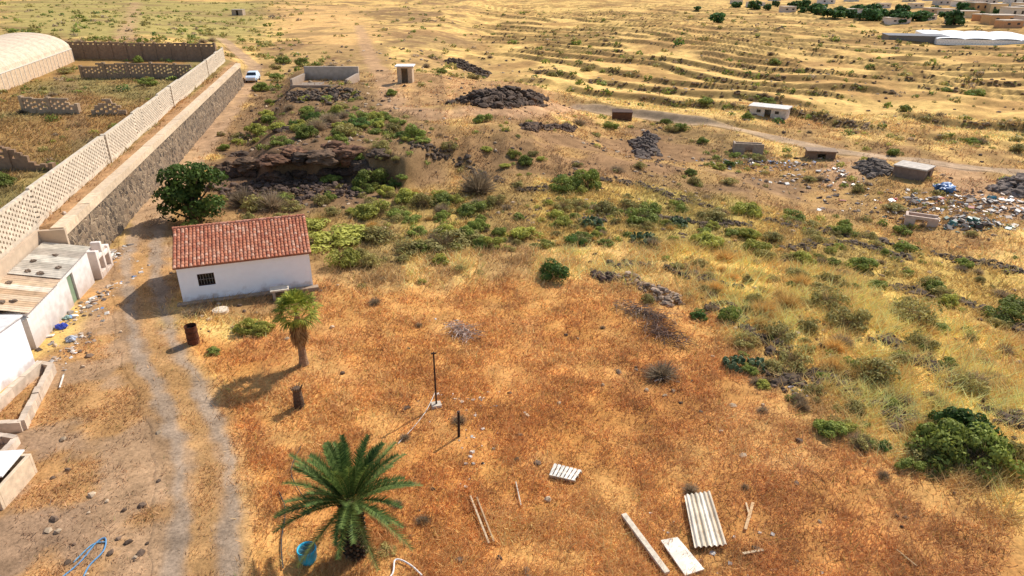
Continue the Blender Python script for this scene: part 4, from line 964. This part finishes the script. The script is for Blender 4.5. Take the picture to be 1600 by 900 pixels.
def pallet(pxs,n,label,name='wooden_pallet',col=(236,228,214)):
    c,q=sheetpts(pxs,.14);q=[Vector(k) for k in q];th=thing(name,label,'pallet',c);b=MB()
    for i in range(n):
        u0=i/n;u1=(i+.72)/n
        a=q[0].lerp(q[1],u0);b1=q[0].lerp(q[1],u1);d1=q[3].lerp(q[2],u1);c1=q[3].lerp(q[2],u0);dn_=Vector((0,0,-.025))
        b.add([a,b1,d1,c1,a+dn_,b1+dn_,d1+dn_,c1+dn_],[(0,1,2,3),(7,6,5,4),(4,5,1,0),(5,6,2,1),(6,7,3,2),(7,4,0,3)],lin(col,random.uniform(.85,1.03)))
    b.obj('slats',M_wood,th);b=MB()
    for w in(.08,.5,.92):
        a=q[0].lerp(q[3],w)+Vector((0,0,-.07));c1=q[1].lerp(q[2],w)+Vector((0,0,-.07));L=(c1-a).length;m=(a+c1)/2;b.box(m,(L,.07,.08),math.atan2((c1-a).y,(c1-a).x),lin((190,170,140)))
    b.obj('bearers',M_wood,th)
pallet([(866,729),(910,740),(898,756),(858,747)],7,'white painted slatted pallet lying on dry grass')
def plank(a,c,w,th_,col,label,name='wooden_plank',lift=.05,mat=None):
    p=Vector(P(*a));q=Vector(P(*c));m=(p+q)/2;d=q-p;b=MB();L=d.length;ry=-math.atan2(d.z,math.hypot(d.x,d.y));cl_=lin(col)
    b.box((0,0,0),(L,w,th_),0,cl_)
    o=b.obj(name,mat or M_wood,bevel=.008);o.location=m+Vector((0,0,lift+th_/2));o.rotation_euler=(0,ry,math.atan2(d.y,d.x));tag(o,label,'plank');return o
plank((974,808),(1042,900),.17,.1,(214,198,174),'long weathered pale timber beam on dry grass')
plank((735,778),(764,852),.06,.05,(206,178,144),'thin weathered plank lying on dry grass')
plank((745,780),(772,850),.05,.05,(188,156,120),'thin weathered plank lying on dry grass')
plank((806,755),(814,792),.04,.03,(206,190,168),'thin pale stick lying on dry grass')
plank((1176,788),(1164,830),.09,.04,(214,176,130),'short broken plank lying on dry grass')
plank((1165,788),(1172,812),.06,.03,(220,190,150),'short broken plank lying on dry grass')
plank((1160,868),(1192,862),.08,.04,(206,184,150),'short broken plank lying on dry grass')
plank((1400,862),(1432,888),.05,.04,(170,140,104),'thin brown stick lying on dry grass')
plank((1022,598),(1048,590),.07,.05,(196,176,156),'pale broken timber lying on dry grass')
plank((100,588),(94,608),.06,.04,(224,214,200),'short white stick on the yard')
c,q=sheetpts([(1032,848),(1058,843),(1100,893),(1070,903)],.1);b=MB();b.add(q+[(k[0],k[1],k[2]-.05) for k in q],[(0,1,2,3),(7,6,5,4),(4,5,1,0),(5,6,2,1),(6,7,3,2),(7,4,0,3)],lin((238,226,206)))
o=b.obj('white_panel',M_sheet);o.location=c;tag(o,'peeling white door panel lying on dry grass','panel')
def hose(pts,r,col,label,name='garden_hose',z=.03,cat='hose'):
    q=[Vector(P(*a)) for a in pts];o0=q[0].copy();out=[]
    for i in range(len(q)-1):
        p0=q[max(i-1,0)];p1=q[i];p2=q[i+1];p3=q[min(i+2,len(q)-1)]
        for k_ in range(6):
            t=k_/6;p=.5*((2*p1)+(-p0+p2)*t+(2*p0-5*p1+4*p2-p3)*t*t+(-p0+3*p1-3*p2+p3)*t**3)
            p=p-o0;p.z=float(hgt(p.x+o0.x,p.y+o0.y))-o0.z+z;out.append(p)
    b=MB();b.tube(out,r,6,lin(col));o=b.obj(name,M_plast);o.location=o0;tag(o,label,cat);return o
hose([(95,905),(125,880),(150,850),(165,842),(162,862),(140,885),(130,905)],.022,(100,150,190),'pale blue garden hose looped on gravel')
hose([(115,880),(145,852),(168,848)],.018,(110,170,205),'pale blue garden hose looped on gravel')
hose([(436,770),(446,800),(440,850),(443,895)],.02,(60,60,60),'thin black water hose lying on dry grass',z=.06)
hose([(622,695),(650,665),(668,640),(682,610)],.016,(215,205,190),'thin pale hose lying on dry grass',z=.05)
hose([(560,930),(610,905),(618,878),(640,885),(662,905)],.025,(235,230,225),'curved white plastic pipe on dry grass',z=.08)
hose([(470,700),(455,740),(475,780)],.015,(70,70,66),'thin black water hose lying on dry grass',z=.06)
x,y,z=P(396,127);car=thing('parked_car','small pale blue and white car on the dirt track','car',(x,y,z+.03),.15);car.scale=(.9,.9,.9)
b=MB();pc=lin((204,220,236))
prof=[(-2.0,.35),(-2.05,.75),(-1.85,.92),(-1.0,1.02),(-.45,1.48),(1.3,1.5),(1.9,1.0),(2.0,.9),(2.0,.35)]
vs=[];n=len(prof)
for xx in (-.82,.82):
    for (yy,zz) in prof: vs.append((xx*(1 if zz<1.05 else .84),yy,zz))
b.add(vs,[tuple(range(n-1,-1,-1)),tuple(range(n,2*n))]+[(i,(i+1)%n,n+(i+1)%n,n+i) for i in range(n)],pc)
b.obj('body',M_paint,car,bevel=.05)
b=MB();b.add([(-.74,-1.0,1.065),(.74,-1.0,1.065),(.64,-.52,1.44),(-.64,-.52,1.44)],[(0,1,2,3)],(.02,.03,.04));b.obj('windscreen',M_glass,car)
for sx_ in(-1,1):
    b=MB();b.add([(sx_*.755,-.75,1.08),(sx_*.755,1.55,1.08),(sx_*.70,1.2,1.42),(sx_*.70,-.42,1.42)],[(0,1,2,3)],(.02,.03,.04));b.obj('side_window',M_glass,car)
    b=MB();b.box((sx_*.62,-2.06,.72),(.32,.05,.16),0,lin((250,250,245)));b.obj('headlight',M_glass,car)
    for yy in(-1.3,1.25):
        b=MB();b.cyl((sx_*.68,yy,.31),(sx_*.86,yy,.31),.31,.31,16,(.02,.02,.02));b.cyl((sx_*.861,yy,.31),(sx_*.87,yy,.31),.18,.17,12,(.4,.4,.4));b.obj('wheel',M_plast,car)
pile([(445,150),(560,145),(575,155),(520,165),(450,160)],260,.15,.4,.4,(98,82,68),'dark stones heaped below the reservoir')
# ------------------------------------------------------------------ light, sky, camera
w=bpy.data.worlds.new("World");scene.world=w;w.use_nodes=True;nt=w.node_tree
sk=nt.nodes.new('ShaderNodeTexSky');sk.sky_type='NISHITA';sk.sun_disc=False
EL=math.radians(43);AZ=math.atan2(.68,.73);sk.sun_elevation=EL;sk.sun_rotation=AZ
nt.links.new(sk.outputs[0],nt.nodes['Background'].inputs[0]);nt.nodes['Background'].inputs[1].default_value=.15
sd=bpy.data.lights.new('sun','SUN');sd.energy=4.9;sd.angle=math.radians(.5);sd.color=(1,.95,.87)
so=bpy.data.objects.new('sun',sd);COL.objects.link(so)
dv=Vector((-math.sin(AZ)*math.cos(EL),-math.cos(AZ)*math.cos(EL),-math.sin(EL)));so.rotation_euler=dv.to_track_quat('-Z','Y').to_euler()
so.location=(60,60,80)
cd_=bpy.data.cameras.new('camera');cam=bpy.data.objects.new('camera',cd_);COL.objects.link(cam)
cam.location=(0,0,CAMH);cam.rotation_euler=(math.radians(90)-PITCH,0,0);cd_.lens=24;cd_.sensor_width=36;cd_.clip_end=6000;cd_.clip_start=.1
scene.camera=cam
scene.view_settings.view_transform='Standard';scene.view_settings.look='None';scene.view_settings.exposure=0
print('shrubs',len(X),len(rest),cnt)
